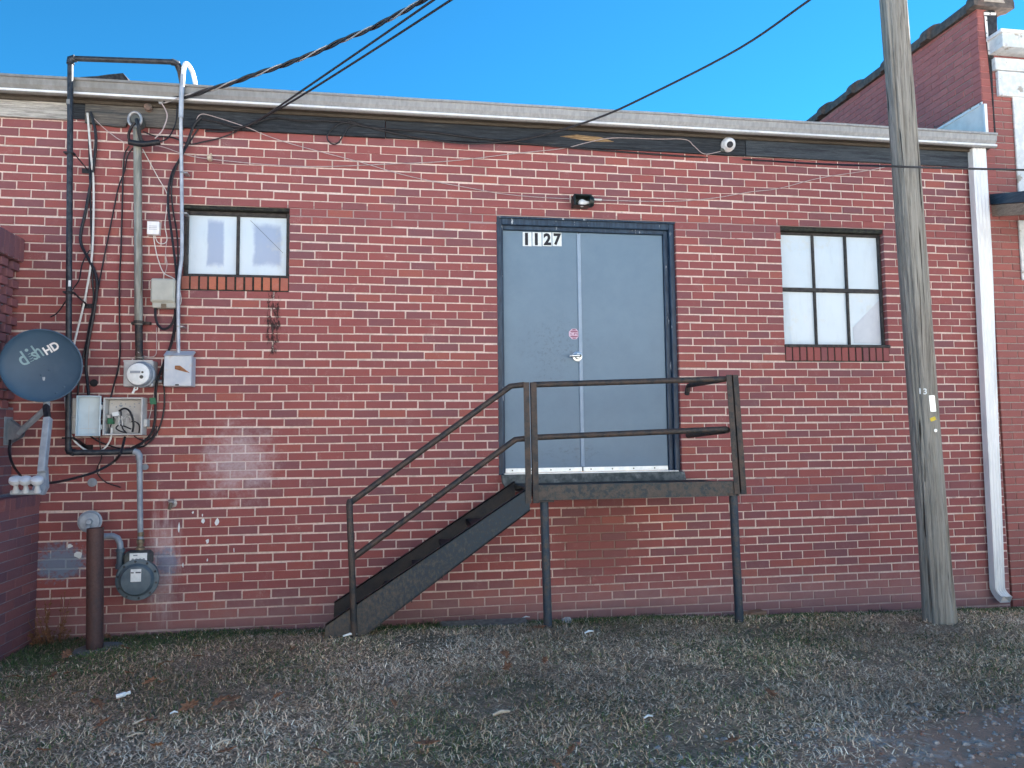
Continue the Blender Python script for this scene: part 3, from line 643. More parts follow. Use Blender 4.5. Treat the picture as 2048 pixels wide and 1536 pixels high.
# downspout
dxa, dxb = at(1944, 320, -.07).x, at(1971, 320, -.07).x
m = MB(); bx, ex = at(1988, 1175, -.07).x, at(2008, 1175, -.07).x
NP = 9; ring = []
def dsp(xl, xr, y0, y1, z):
    wd = xr-xl; o_ = []
    for k in range(NP): o_.append((xl+wd*k/(NP-1), y0-(0.003 if k % 2 else -0.003), z))
    return o_+[(xr, y1, z), (xl, y1, z)]
levels = [dsp(dxa, dxb, -.085, -.022, 4.03), dsp(dxa, dxb, -.085, -.022, 3.0), dsp((dxa+bx)/2, (dxb+ex)/2, -.083, -.020, 1.6), dsp(bx, ex, -.085, -.022, .10)]
el = []
for k in range(6):
    t = k/5*rad(62); rr = .10
    c_y, c_z = -.022-.063/2-rr, .0
    el.append((t, c_y, c_z))
vv = []; q = len(levels[0])
for L in levels: vv += L
for (t, c_y, c_z) in el[1:]:
    cy_, cz_ = c_y+.10*math.cos(t), c_z+.10-.10*1.0-.0-.10*math.sin(t)+.10
    dirn = Vector((0, -math.sin(t), -math.cos(t))); nrm = Vector((0, -math.cos(t), math.sin(t)))
    base = dsp(bx, ex, -.0315, .0315, 0)
    for (xx, yy, zz) in base: vv.append((xx+.03*t, cy_-yy*-1*math.cos(t)*1.0, cz_+(-yy)*math.sin(t)))
nl = len(vv)//q; ff = [(i*q+k, i*q+(k+1) % q, (i+1)*q+(k+1) % q, (i+1)*q+k) for i in range(nl-1) for k in range(q)]
m.add(vv, ff); m.build('downspout', M_WHITE, bld)

# ================================================================ NEIGHBOURING BUILDING ON THE RIGHT
nb = empty('neighbour_building', (6.2, .3, 0), 'taller brick building with clay coping and white cornice at the right edge', 'building')
NX = 5.29; XE = 20.0; PT = 5.40; XP = at(1996, 60, 0).x; ZF = at(2004, 57, -.17).z-.02
m = MB(); m.box(NX+.006, XP, .006, .5, -.4, PT); m.box(XP, XE, .006, .5, -.4, ZF); m.box(NX+.31, XE, .5, 9.0, -.4, 4.3); m.build('wall', M_MORTAR_N, nb)
m = MB(); m.box(NX+.005, NX+.30, .5, 7.0, 3.6, PT+.02); m.build('parapet_core', M_MORTAR_P, nb)
L = []; z = -.35; k = 0
while z < PT-.03:
    ph = NX+(0 if k % 2 else -.102); x = ph
    xe_ = XP if z > ZF-.05 else 6.1
    while x < xe_:
        a, c = max(x, NX), min(x+.204, xe_)
        if c-a > .03 and (a < 5.75 or k % 1 == 0): L.append((((a+c)/2, random.uniform(-.001, .001), z+.033), 0, c-a-(.009 if a > NX else .005), .058, random.random(), 1.0))
        x += .204
    z += .0663; k += 1
vis = [q for q in L if q[0][0] < 5.95]; rest = [q for q in L if q[0][0] >= 5.95]
lay(vis, M_NEI, nb, 170, 'front_brick_courses')
L = []; z = 3.75; k = 0
while z < PT+.02-.03:
    y = 0.0 if k % 2 else -.10
    while y < 6.9:
        a = max(y, 0.0); c = y+.204
        L.append(((NX-.001+random.uniform(-.001, .001), (a+c)/2, z+.033), -math.pi/2, c-a-.008, .058, random.random(), 1.0)); y += .204
    z += .0663; k += 1
lay(L, M_PAR, nb, 230, 'parapet_brick_courses', 'parapet_brick')
# clay coping: half-round tiles with raised collars, closed by a capped end
tl = .61
for i in range(11):
    ya = -.06+i*tl; zt = PT+.02+ya*.03; pts = []
    prof = []
    m = MB(); seg = 10; rr = .165; vv = []
    for (yy, r2) in ((ya, rr+.045), (ya+.10, rr+.045), (ya+.13, rr+.01), (ya+tl+.02, rr-.004)):
        for k in range(seg+1):
            t = math.pi*k/seg; vv.append((NX+.13-math.cos(t)*r2, yy, PT+.005+yy*.03+math.sin(t)*r2*.62))
        vv.append((NX+.13+r2, yy, PT-.045+yy*.03)); vv.append((NX+.13-r2, yy, PT-.045+yy*.03))
    q = seg+3; ff = [(a*q+k, a*q+(k+1) % q, (a+1)*q+(k+1) % q, (a+1)*q+k) for a in range(3) for k in range(q)]+[tuple(range(q))[::-1], tuple(3*q+k for k in range(q))]
    m.add(vv, ff); m.build('coping_tile', M_CLAY, nb, True)
m = MB(); m.prism([(NX+.02, -.064, PT-.005), (NX+.24, -.064, PT-.005), (NX+.20, -.064, PT+.055), (NX+.13, -.064, PT+.078), (NX+.06, -.064, PT+.055)], (0, .01, 0)); m.build('coping_end_plug', M_PLUG, nb)
# tar and pinned flashing on the parapet corner
tp = [(1969, 22), (1988, 20), (1994, 30), (1994, 62), (1989, 70), (1988, 110), (1985, 138), (1985, 150), (1987, 195), (1989, 230), (1992, 265), (1989, 268), (1986, 215), (1982, 171), (1979, 140), (1974, 95), (1970, 60)]
m = MB(); m.prism([tuple(at(a, c, -.004)) for a, c in tp], (0, .003, 0)); m.build('tar_patch', M_TAR, nb)
for pts_ in ([(1968, 24), (1992, 25), (1992, 30), (1968, 30)], [(1969, 32), (1974, 33), (1977, 75), (1973, 75)], [(1973.5, 76), (1978.5, 75), (1981.5, 108), (1977, 109)]):
    m = MB(); m.prism([tuple(at(a, c, -.009)) for a, c in pts_], (0, .003, 0)); m.build('flashing_strip', M_FLASH, nb)
    for q_ in (0.2, 0.8):
        e = at(sum(p[0] for p in pts_)/4, pts_[0][1]*(1-q_)+pts_[2][1]*q_, -.009); m = MB(); m.lathe(e, (0, -1, 0), [(.006, 0), (.006, .003), (.003, .004)], 8); m.build('flashing_screw', M_GASD, nb)
# sheet-metal flashing where the roof meets the parapet
fl = [atx(a, c, NX-.008) for a, c in ((1966, 206), (1972, 208))]
fA, fB, fC = atx(1972, 208, NX-.012), atx(1962, 207, NX-.012), atx(1863, 257, NX-.012)
m = MB(); m.prism([(NX-.012, -.03, 4.08), (NX-.012, -.03, fA.z), (NX-.012, fB.y, fB.z), (NX-.012, fC.y+.3, fC.z-.08), (NX-.012, fC.y+.3, 4.08)], (.006, 0, 0)); m.build('step_flashing', M_FLASH, nb)
m = MB(); m.bar((NX-.017, fB.y-.02, fB.z-.004), (NX-.017, fC.y+.2, fC.z-.055), .008, .024, (1, 0, 0)); m.box(NX-.032, NX-.004, -.052, -.031, 4.08, fA.z+.002); m.build('flashing_bar', M_WHITE, nb)
for i in range(6):
    m = MB(); m.lathe((NX-.021, fB.y+(fC.y-fB.y)*i/5.5, fB.z-.004+(fC.z-fB.z)*i/5.5), (-1, 0, 0), [(.007, 0), (.007, .003), (.004, .004)], 8); m.build('flashing_screw', M_GASD, nb)
# white cornice and painted boards of the shop front
def wbox(a, c, yf, yb, mat, name, xe=XE, bev=.004):
    p = at(*a, yf); q = at(*c, yf); m = MB(); m.box(p.x, xe, yf, yb, q.z, p.z, bev); return m.build(name, mat, nb)
wbox((2004, 62), (2004, 92), -.16, -.001, M_WPAINT, 'cornice'); wbox((2002, 56), (2002, 63), -.175, -.001, M_WHITE, 'cornice_cap')
wbox((1990, 114), (1990, 138), -.045, -.001, M_WPAINT, 'frieze_board'); wbox((1996, 141), (1996, 190), -.035, -.001, M_WPAINT, 'frieze_board')
wbox((2026, 192), (2034, 390), -.020, -.001, M_WPAINT, 'painted_panel'); wbox((2038, 440), (2047, 560), -.020, -.001, M_WPAINT, 'painted_panel')
# small canopy roof
ca = at(1973, 388, -.004); cb = atx(2048, 424, NX+.012)
m = MB(); sl = (ca.z-.10-cb.z)/(-cb.y); y_e = -1.0
for (zo, nm, mt, th, xo) in ((0.0, 'canopy_roof', M_AWN, .095, .0), (-.10, 'canopy_rafter', M_BEAM, .105, .012)):
    m = MB(); m.prism([(NX+.014+xo, -.002, ca.z+zo), (NX+.014+xo, -.002, ca.z+zo-th), (NX+.014+xo, y_e, ca.z+zo-th+y_e*.26), (NX+.014+xo, y_e, ca.z+zo+y_e*.26+(0.0))], (1.1 if nm == 'canopy_roof' else .05, 0, 0)); m.build(nm, mt, nb)

# ================================================================ WING WALL ON THE LEFT
wg = empty('wing_wall', (-2.8, -1.0, 0), 'low side wall of purple brick with pierced upper courses and header cap, far left', 'wall')
WX, UX, WE = -2.548, -2.742, -2.4
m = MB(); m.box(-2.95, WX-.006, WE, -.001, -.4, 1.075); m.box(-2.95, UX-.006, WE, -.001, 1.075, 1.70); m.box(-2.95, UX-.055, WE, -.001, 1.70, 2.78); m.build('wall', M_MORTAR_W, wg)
L = []; z = -.33; k = 0
while z < 1.0:
    y = -.002 if k % 2 else .10
    while y > WE:
        a, c = min(y, -.002), max(y-.204, WE)
        if a-c > .03: L.append(((WX+random.uniform(-.001, .001), (a+c)/2, z+.033), math.pi/2, a-c-.007, .060, random.random(), .6))
        y -= .204
    z += .0668; k += 1
y = -.004                                              # rowlock course on the ledge
while y > WE: L.append(((WX+.004, y-.034, 1.0405), math.pi/2, .059, .078, random.random(), 1.0)); y -= .0685
z = 1.085; k = 0
while z < 1.68:
    y = -.002 if k % 2 else .10
    while y > WE:
        a, c = min(y, -.002), max(y-.204, WE)
        if a-c > .03: L.append(((UX+random.uniform(-.001, .001), (a+c)/2, z+.033), math.pi/2, a-c-.008, .058, random.random()*.8, .9))
        y -= .204
    z += .0668; k += 1
k = 0
while z < 2.70:                                        # pierced courses: header, gap, header
    y = -.004-(.0 if k % 2 else .075)
    while y > WE: L.append(((UX+random.uniform(-.003, .003), y-.045, z+.033), math.pi/2, .088, .056, random.random()*.7, .55)); y -= .15
    z += .0668; k += 1
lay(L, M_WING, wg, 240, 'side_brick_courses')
L = []; y = -.004
while y > WE:
    L.append(((UX+.030, y-.032, 2.845+random.uniform(-.002, .002)), math.pi/2, .056, .172, random.random()*.6, 1.6)); y -= .068
lay(L, M_WING, wg, 60, 'cap_brick_courses', 'cap_brick')
m = MB(); m.box(-2.95, UX+.024, WE, -.002, 2.762, 2.928); m.build('cap_core', M_MORTAR_W, wg)

# ================================================================ ADDED WAREHOUSE (unseen, put behind the camera to bounce sunlight onto the facade)
wh = empty('bounce_warehouse', (2, -19.5, 0), 'long pale building added unseen behind the camera to bounce sunlight onto the brick wall', 'building')
m = MB(); m.box(-24, 30, -30, -19.5, -.2, 7.6); m.build('wall', flecked('bounce_wall_paint', (.73, .70, .65), (.78, .755, .70), 1.2, .8, c=(.62, .59, .54), cs=.5), wh)
m = MB(); m.prism([(-24.3, -19.1, 7.6), (-24.3, -30.4, 7.6), (-24.3, -24.7, 9.6)], (54.6, 0, 0)); m.build('roof', M_GALV, wh)
for i in range(9):
    xx = -21+i*6.0
    m = MB(); m.box(xx, xx+1.5, -19.49, -19.42, 1.4, 2.8, .02) if i % 3 else m.box(xx, xx+3.0, -19.49, -19.42, 0.05, 3.0, .02); m.build('window' if i % 3 else 'loading_door', M_WFRAME if i % 3 else M_BOXG, wh)

# ================================================================ STEEL STAIR AND LANDING
YF = -.75                                              # plane of the outer railing
st = empty('steel_stair', (.9, -.4, .1), 'rusty steel stair and landing with pipe railing below the double doors', 'stair')
def F(x, y, Y=YF): return at(x, y, Y)
ZL = 1.085                                             # landing surface
sA, sB = F(1058, 975), F(652, 1247)                    # upper edge of the outer stringer
lo = F(716, 1271).z
def stringer(Y, name, mat, label=None):
    top, bot = Vector((.885, Y, ZL+.02)), Vector((-.475, Y, .245))
    d = (bot-top)
    m = MB(); m.prism([(top.x, Y, top.z), (bot.x, Y, bot.z), (bot.x-.005, Y, .13), (bot.x+.20, Y, .13), (top.x, Y, top.z-.165)], (0, .008, 0))
    for o_ in (0.0, 1.0):                              # channel flanges
        a = top+Vector((0, 0, -.005-.155*o_)); c_ = bot+Vector((.0 if not o_ else .21, 0, -.005-(.0 if not o_ else .105)))
        m.bar(a+Vector((0, .022, 0)), c_+Vector((0, .022, 0)), .044, .008)
    return m.build(name, mat, st, label=label)
stringer(YF-.012, 'stringer', M_STRINGER, 'outer stringer with peeling blue paint'); stringer(-.115, 'stringer', M_DARKST)
ns = 5
for i in range(ns):
    t = (i+1)/(ns+1); zz = ZL-(ZL-.20)*t-.085; xx = .80-(.80+.42)*t
    m = MB(); m.box(xx-.098, xx+.098, YF+.03, -.125, zz-.028, zz-.022); m.box(xx-.098, xx-.092, YF+.03, -.125, zz-.060, zz-.022); m.box(xx+.092, xx+.098, YF+.03, -.125, zz-.060, zz-.022); m.build('tread', M_DARKST, st)
XRP = F(1472, 900).x
m = MB(); m.box(.885, XRP+.02, YF+.035, -.07, ZL-.008, ZL, 0); m.box(.885, XRP+.02, YF+.035, -.07, ZL-.05, ZL-.042); m.build('landing_plate', M_DARKST, st)
bt, bb_ = F(1280, 966), F(1280, 996)
m = MB(); m.box(.93, XRP-.02, YF-.012, YF-.002, bb_.z, bt.z, .001); m.box(.93, XRP-.02, YF-.002, YF+.05, bt.z-.008, bt.z-.001); m.box(.93, XRP-.02, YF-.002, YF+.05, bb_.z+.001, bb_.z+.008); m.build('landing_beam', M_BEAMS, st)
m = MB(); m.box(XRP+.002, XRP+.010, YF-.01, -.03, bb_.z, bt.z-.045); m.build('landing_beam', M_BEAMS, st)
m = MB(); m.box(.94, XRP-.03, -.075, -.067, bb_.z-.01, ZL-.02); m.build('landing_beam', M_DARKST, st)
def angle_post(px_t, px_b, nm, w=.040):
    a, c_ = F(*px_t), F(*px_b); m = MB(); d = c_-a
    for s_ in (-1, 1):
        off = Vector((s_*(w/2+.006), 0, 0))
        m.bar(a+off+Vector((0, -.018, 0)), c_+off+Vector((0, -.018, 0)), .006, w)                      # front leg of the angle
        m.bar(a+Vector((s_*.010, .004, 0)), c_+Vector((s_*.010, .004, 0)), .040, .006)                   # back leg
    return m.build(nm, M_RAIL, st)
angle_post((1059, 765), (1064, 1006), 'railing_post'); angle_post((1462, 750), (1479, 988), 'railing_post')
RP = .0205
def pipe(pts, nm='railing_pipe', r=RP, mat=M_RAIL): m = MB(); m.tube(pts, r, 12); return m.build(nm, mat, st, True)
fr_ = Vector((0, -.014, 0)); pipe([F(709, 1266)+fr_+Vector((0, 0, -.02)), F(704, 1130)+fr_, F(699, 1008)+fr_, F(700, 1003)+Vector((0, .004, .004))], 'newel_pipe', .0215)
tr = Vector((0, .02, 0))
pipe([F(700, 1006)+tr, F(1022, 772)+tr, F(1050, 769)+tr])
pipe([F(707, 1116)+tr, F(1032, 879)+tr, F(1052, 877)+tr])
pipe([F(1068, 769)+tr, F(1270, 763)+tr, F(1462, 757)+tr]); pipe([F(1070, 875)+tr, F(1456, 858)+tr])
e1 = F(1457, 757)+tr; e2 = F(1457, 860)+tr
pipe([e1, Vector((e1.x-.015, -.08, e1.z)), Vector((e1.x-.015, -.045, e1.z-.004)), Vector((e1.x-.015, -.03, e1.z-.03)), Vector((e1.x-.015, -.004, e1.z-.07))]); pipe([e2, Vector((e2.x-.01, -.03, e2.z-.035))], r=.024)
for (xt, yt, xb_, yb_) in ((1090, 1004, 1098, 1254), (1470, 988, 1483, 1247)):
    a, c_ = F(xt, yt)+Vector((0, .03, 0)), F(xb_, yb_)+Vector((0, .03, 0))
    pipe([a, c_+Vector((0, 0, -.08))], 'leg', .030, M_LEG)
    m = MB(); m.box(a.x-.06, a.x+.06, YF-.02, YF+.09, a.z, a.z+.009); m.build('leg_plate', M_RAIL, st)

# ================================================================ UTILITY POLE
YP = -.90
pole = empty('utility_pole', at(1880, 1240, YP), 'tall weathered wooden utility pole in front of the downspout', 'pole')
pb, pt = (at(1850, 1240, YP)+at(1910, 1240, YP))/2, (at(1763, 0, YP)+at(1808, 0, YP))/2
rb, rt = .103, .0920
m = MB(); segp, nlev = 72, 90; vv = []
prng = np.random.default_rng(5); cracks = [(prng.uniform(0, 2*math.pi), prng.uniform(0, 5), prng.uniform(.8, 2.6), prng.uniform(.002, .006)) for _ in range(46)]
cracks += [(rad(-62), 1.9, 3.8, .012), (rad(-50), 2.6, 3.6, .011), (rad(-75), .9, 1.6, .008)]
ax = (pt-pb)/(pt.z-pb.z); HTOP = 8.2
for i in range(nlev+1):
    zz = -.35+(HTOP+.35)*i/nlev; cc = pb+ax*(zz-pb.z); rr = rb+(rt-rb)*max(0, (zz-pb.z))/(pt.z-pb.z)
    flare = .008*max(0, 1-(zz-.08)/.35) if zz < .45 else 0
    for k in range(segp):
        t = 2*math.pi*k/segp; r2 = rr+flare+.003*math.sin(3*t+zz*.7)+.0022*math.sin(7*t+zz*1.9)+.0015*math.sin(19*t+zz*.6)
        for (ct, cz, cl, cd_) in cracks:
            dt = abs((t-ct-.05*math.sin(zz*1.3+cz)+math.pi) % (2*math.pi)-math.pi)
            if dt < .06 and abs(zz-cz) < cl: r2 -= cd_*(1-dt/.06)*min(1, (cl-abs(zz-cz))*3)
        vv.append((cc.x+math.cos(t)*r2, cc.y+math.sin(t)*r2, zz))
ff = [(i*segp+k, i*segp+(k+1) % segp, (i+1)*segp+(k+1) % segp, (i+1)*segp+k) for i in range(nlev) for k in range(segp)]+[tuple(nlev*segp+k for k in range(segp))]
m.add(vv, ff); m.build('pole_shaft', M_POLE, pole, True)
def on_pole(px, py, out=.004):
    """point on the surface of the pole seen at this place, with outward normal"""
    z_ = at(px, py, YP-.1).z; cc = pb+ax*(z_-pb.z); rr = rb+(rt-rb)*(z_-pb.z)/(pt.z-pb.z)
    d = ray(px, py); o_ = CAM-cc; A = d.x**2+d.y**2; B = 2*(d.x*o_.x+d.y*o_.y); Cc = o_.x**2+o_.y**2-(rr+out)**2
    t = (-B-math.sqrt(max(0, B*B-4*A*Cc)))/(2*A); p = CAM+d*t; n_ = Vector((p.x-cc.x, p.y-cc.y, 0)).normalized(); return p, n_
p, n_ = on_pole(1839, 788); t_ = Vector((0, 0, 1)).cross(n_)
text('number_one', '1', M_LABEL, p, t_, (0, 0, 1), .042, pole, 1.0, .03)
p, n_ = on_pole(1847, 789); t_ = Vector((0, 0, 1)).cross(n_); text('number_three', '3', M_LABEL, p, t_, (0, 0, 1), .044, pole, .95, .02)
p, n_ = on_pole(1865, 807); t_ = Vector((0, 0, 1)).cross(n_); m = MB(); m.obox(p, t_*.021, n_*.0012, Vector((-.003, 0, .058))); m.build('metal_tag', M_ALU, pole)
p, n_ = on_pole(1866, 838); t_ = Vector((0, 0, 1)).cross(n_); m = MB(); m.obox(p, (t_+Vector((0, 0, .38)))*.019, n_*.0012, (Vector((0, 0, 1))-t_*.38)*.012); m.build('yellow_tag', M_YEL, pole)
p, n_ = on_pole(1871, 861); m = MB(); m.lathe(p, n_, [(.012, 0), (.012, .003), (.005, .0035), (.004, -.001)], 14); m.build('washer', M_ALU, pole)

# ================================================================ SATELLITE DISH
dish = empty('satellite_dish', atx(14, 880, UX), 'round blue-grey satellite dish with three feed heads bolted to the left wall', 'satellite dish')
dc = at(83, 731, -.46); dn = (Vector((.42, -2.6, .16))).normalized()
dn = Vector((.16, -.97, -.10)).normalized()
dr_ = .238; pr = []
for i in range(9): rr = dr_*(1.0)*i/8; pr.append((rr, -.055+.055*(i/8)**2))
m = MB(); m.lathe(dc, dn, [(.001, -.060)]+[(r_, h_-.006) for r_, h_ in pr[1:]]+[(dr_+.006, -.004), (dr_+.007, .004), (dr_, .006), (dr_-.003, .001)]+[(r_, h_) for r_, h_ in pr[::-1][1:]], 64)
m.build('reflector', M_DISH, dish, True)
du = Vector((0, 0, 1)); dx_ = du.cross(-dn).normalized()*-1; dx_ = dn.cross(du).normalized()*-1
dx_ = Vector((1, 0, 0)); dx_ = (dx_-dn*dx_.dot(dn)).normalized(); dz_ = dx_.cross(-dn)*-1; dz_ = (du-dn*du.dot(dn)).normalized()
def dpt(px, py, lift=0.0):
    """point of the dish face in view at this place"""
    d = ray(px, py); q = dc; t = (q-CAM).dot(dn)/d.dot(dn)
    for _ in range(6):
        p_ = CAM+d*t; rr = (p_-dc-dn*(p_-dc).dot(dn)).length; hh = -.055+.055*(rr/dr_)**2+lift; t = (dc+dn*hh-CAM).dot(dn)/d.dot(dn)
    return CAM+d*t
ru = (dx_*math.cos(rad(30))+dz_*math.sin(rad(30))); rv = (dz_*math.cos(rad(30))-dx_*math.sin(rad(30)))
def bowl(p):
    q = p-dc; a_ = q.dot(dn); rr = (q-dn*a_).length; return p+dn*(-.055+.055*(rr/dr_)**2+.003-a_)
# lettering follows the shallow bowl closely enough to lie on it
def dtext(nm, body, px, py, h_, mat, wide=1.0, bold=0.0): return text(nm, body, mat, dpt(px, py, .004), ru, rv, h_, dish, wide, bold, .001, fit=bowl)
dtext('letter_d', 'd', 46, 733, .094, M_DISHT, .80, .012); dtext('letter_s', 's', 70, 721, .056, M_DISHT, .80, .012); dtext('letter_h', 'h', 78, 716.5, .092, M_DISHT, .72, .012)
dtext('letters_hd', 'HD', 93.5, 710.5, .055, M_WHITE, .95, .035)
m = MB(); m.lathe(dpt(53, 700.5, .003), dn, [(.0105, 0), (.0105, .0015)], 14); m.build('letter_dot', M_DISHT, dish)
for k, (px, py) in enumerate(((58, 707), (60, 711.5), (62, 716), (64, 720.5))):
    c_ = dpt(px, py, .004); w_ = .009+.0015*k; m = MB(); m.tube([c_+ru*(w_*math.sin(a))-rv*(.35*w_*math.cos(a)) for a in np.linspace(-1.1, 1.1, 7)], .0022, 6); m.build('letter_arc', M_DISHT, dish)
for px, py in ((98, 739.5), (82, 750), (128, 774), (112, 786)):
    m = MB(); m.lathe(dpt(px, py, .0), dn, [(.008, 0), (.008, .002), (.005, .004)], 12); m.build('bolt', M_DISH, dish, True)
back = dc-dn*.075
m = MB(); m.obox(back-dn*.02+Vector((0, 0, -.05)), dx_*.06, dn*.035, dz_*.09, .006); m.build('back_bracket', M_PIPEB, dish)
ft = atx(18, 855, UX+.004); ft2 = atx(16, 878, UX+.004); arm0 = at(38, 866, -.20); arm1 = at(94, 815, -.38)
m = MB(); m.tube([arm0, arm0*.5+arm1*.5, arm1, back+Vector((0, 0, -.08))], .021, 12); m.build('mast_arm', M_DISHA, dish, True)
fc = atx(17, 858, UX+.004)
m = MB(); m.prism([(UX+.003, fc.y-.06, fc.z-.115), (UX+.003, fc.y+.05, fc.z-.115), (UX+.003, fc.y+.05, fc.z+.085), (UX+.003, fc.y-.06, fc.z+.085)], (.004, 0, 0))
a_ = arm0
for yo in (-.026, .026):
    m.prism([(UX+.007, fc.y+yo, fc.z-.11), (UX+.007, fc.y+yo, fc.z+.075), (a_.x+.03, a_.y+yo, a_.z+.025), (a_.x+.02, a_.y+yo, a_.z-.025)], (0, .003, 0))
m.build('wall_foot', M_DISHA, dish)
lb = [at(98, 838, -.62), at(83, 935, -.74)]
m = MB(); m.bar(at(96, 836, -.56), at(84, 945, -.72), .045, .042, (0, 1, 0), .004); m.build('feed_arm', M_DISHA, dish)
m = MB(); m.bar(at(92, 812, -.42), at(96, 842, -.56), .03, .03, (0, 1, 0)); m.build('feed_arm_joint', M_PIPEB, dish)
m = MB(); m.prism([at(90, 935, -.70), at(92, 975, -.74), at(84, 990, -.76), at(72, 986, -.76), at(64, 978, -.75), at(78, 935, -.70)], (0, .045, 0)); m.build('feed_bracket', M_DISHA, dish)
m = MB(); m.bar(at(22, 985, -.78), at(84, 984, -.76), .05, .028, (0, 1, 0), .006); m.build('feed_bar', M_DISHA, dish)
for px in (32, 52, 75):
    c_ = at(px, 983, -.80); hd = at(px-1, 962, -.84); d_ = (hd-c_)
    m = MB(); m.lathe(c_, d_, [(.020, 0), (.012, d_.length*.45), (.013, d_.length*.75), (.030, d_.length*.82), (.036, d_.length*.95), (.034, d_.length*1.22), (.020, d_.length*1.3)], 18); m.build('feed_head', M_LNB, dish, True)

# ================================================================ GAS METER, RISER, BOLLARD
gm = empty('gas_meter', at(262, 1200, -.2), 'blue-grey domestic gas meter with round housing and white label', 'gas meter')
gc = at(268, 1163, -.30)
m = MB()
ringp = []
m.lathe((gc.x-.045, -.10, gc.z), (0, -1, 0), [(.06, 0), (.112, .008), (.135, .015), (.135, .028), (.118, .03)], 40)
m.build('rear_housing', M_GAS, gm, True)
m = MB(); m.lathe((gc.x-.02, -.125, gc.z), (.12, -1, 0), [(.125, 0), (.125, .10), (.110, .12)], 40); m.build('meter_body', M_GAS, gm, True)
fcx = Vector((gc.x, -.235, gc.z)); fd = Vector((.06, -1, 0.02)).normalized()
m = MB(); m.lathe(fcx, fd, [(.10, -.02), (.140, -.012), (.142, 0), (.140, .006), (.112, .008), (.108, .024), (.096, .040), (.05, .046), (.001, .047)], 48); m.build('front_housing', M_GAS, gm, True)
fu = fd.cross(Vector((0, 0, 1))).normalized(); fv = fu.cross(fd)
for k in range(10):
    a = 2*math.pi*k/10+.2; m = MB(); m.lathe(fcx+(fu*math.cos(a)+fv*math.sin(a))*.126+fd*.006, fd, [(.0085, 0), (.0085, .005), (.006, .007)], 6); m.build('bolt', M_PIPEB, gm)
m = MB(); lc = at(273, 1150, -.288); m.box(lc.x-.038, lc.x+.030, -.2885, -.2865, lc.z-.046, lc.z+.040); m.build('label', M_LABEL, gm)
m = MB(); m.box(lc.x-.036, lc.x-.018, -.290, -.2886, lc.z+.012, lc.z+.020); m.box(lc.x-.006, lc.x+.028, -.290, -.2886, lc.z+.012, lc.z+.021); m.build('label_print', M_PRINT, gm)
ix = at(275, 1117, -.22); m = MB(); m.box(ix.x-.10, ix.x+.075, -.225, -.10, ix.z-.055, ix.z+.045, .02); m.build('index_head', M_GASD, gm)
lx = at(277, 1115, -.228); m = MB(); m.box(lx.x-.058, lx.x+.056, -.231, -.2255, lx.z-.036, lx.z+.030); m.build('index_window', M_LABEL, gm)
m = MB()
for i in range(4): m.lathe((lx.x-.036+i*.024, -.232, lx.z-.014), (0, -1, 0), [(.009, 0), (.009, .0006)], 12)
m.box(lx.x-.034, lx.x-.006, -.2325, -.2315, lx.z+.012, lx.z+.020); m.build('index_dials', M_PIPEG, gm)
m = MB(); m.tube([at(208, 1072, -.17), at(226, 1072, -.17), at(235, 1076, -.17), at(240, 1086, -.17), at(241, 1098, -.17)], .021, 14); m.build('inlet_pipe', M_PIPEG, gm, True)
m = MB(); q_ = at(241, 1100, -.17); m.lathe(q_, (0, 0, -1), [(.026, -.012), (.030, -.008), (.030, .012), (.024, .016), (.024, .09), (.030, .10), (.030, .13)], 14); m.build('inlet_union', M_GAS, gm, True)
rg = at(180, 1043, -.20); m = MB(); rd_ = Vector((.25, -1, .05)).normalized()
m.lathe(rg, rd_, [(.04, -.06), (.062, -.055), (.072, -.03), (.072, -.004), (.076, -.003), (.076, .010), (.066, .014), (.062, .028), (.02, .032), (.02, .055), (.016, .06)], 30); m.build('regulator', M_PIPEG, gm, True)
m = MB(); m.tube([at(176, 1050, -.27), at(174, 1058, -.27)], .014, 10); m.build('regulator_vent', M_PIPEG, gm, True)
m = MB(); m.tube([rg+Vector((.02, .02, -.06)), at(190, 1070, -.18), at(208, 1072, -.17)], .020, 12); m.build('regulator_pipe', M_PIPEG, gm, True)
m = MB(); u_ = at(281, 1086, -.12); m.lathe(u_+Vector((0, 0, .03)), (0, 0, -1), [(.017, -.05), (.022, -.045), (.022, -.02), (.018, -.015), (.018, 0), (.027, .005), (.027, .03), (.02, .035), (.02, .055), (.03, .06), (.03, .085)], 8); m.build('outlet_union', M_BRASS, gm, True)

gp = empty('gas_pipe', at(283, 1000, -.05), 'painted gas pipe rising from the meter, along the wall and over the roof edge', 'pipe')
def pipe_part(nm, pts, r, mat, par, n=0): m = MB(); m.tube(smooth_path(pts, n) if n else pts, r, 12); return m.build(nm, mat, par, True)
YPp = -.17
pipe_part('riser', [at(281, 1078, -.12), at(280, 1000, -.12), at(279, 918, -.12)], .0195, M_PIPEG, gp)
pipe_part('elbow', [at(279, 920, -.12), at(278.5, 911, -.12), at(275, 905, -.12), at(268, 903, -.12)], .024, M_PIPEG, gp)
pipe_part('horizontal_run', [at(268, 903, -.12), at(200, 905, -.14), at(145, 905, YPp)], .020, M_PIPEB, gp)
pipe_part('elbow', [at(148, 905, YPp), at(139, 903, YPp), at(136.5, 896, YPp)], .026, M_PIPEB, gp)
pipe_part('riser', [at(136.5, 898, YPp), at(138, 560, YPp), at(140, 300, YPp), at(141, 122, YPp)], .0200, M_PIPEB, gp)
pipe_part('elbow', [at(141, 128, YPp), at(141.5, 119, YPp), at(151, 117, YPp)], .027, M_PIPEB, gp)
tE = at(346, 124, YPp)
pipe_part('horizontal_run', [at(148, 117, YPp), tE], .0195, M_PIPEB, gp)
pipe_part('elbow', [tE+Vector((-.01, 0, 0)), tE+Vector((.025, .01, -.005)), tE+Vector((.04, .04, -.04))], .026, M_PIPEB, gp)
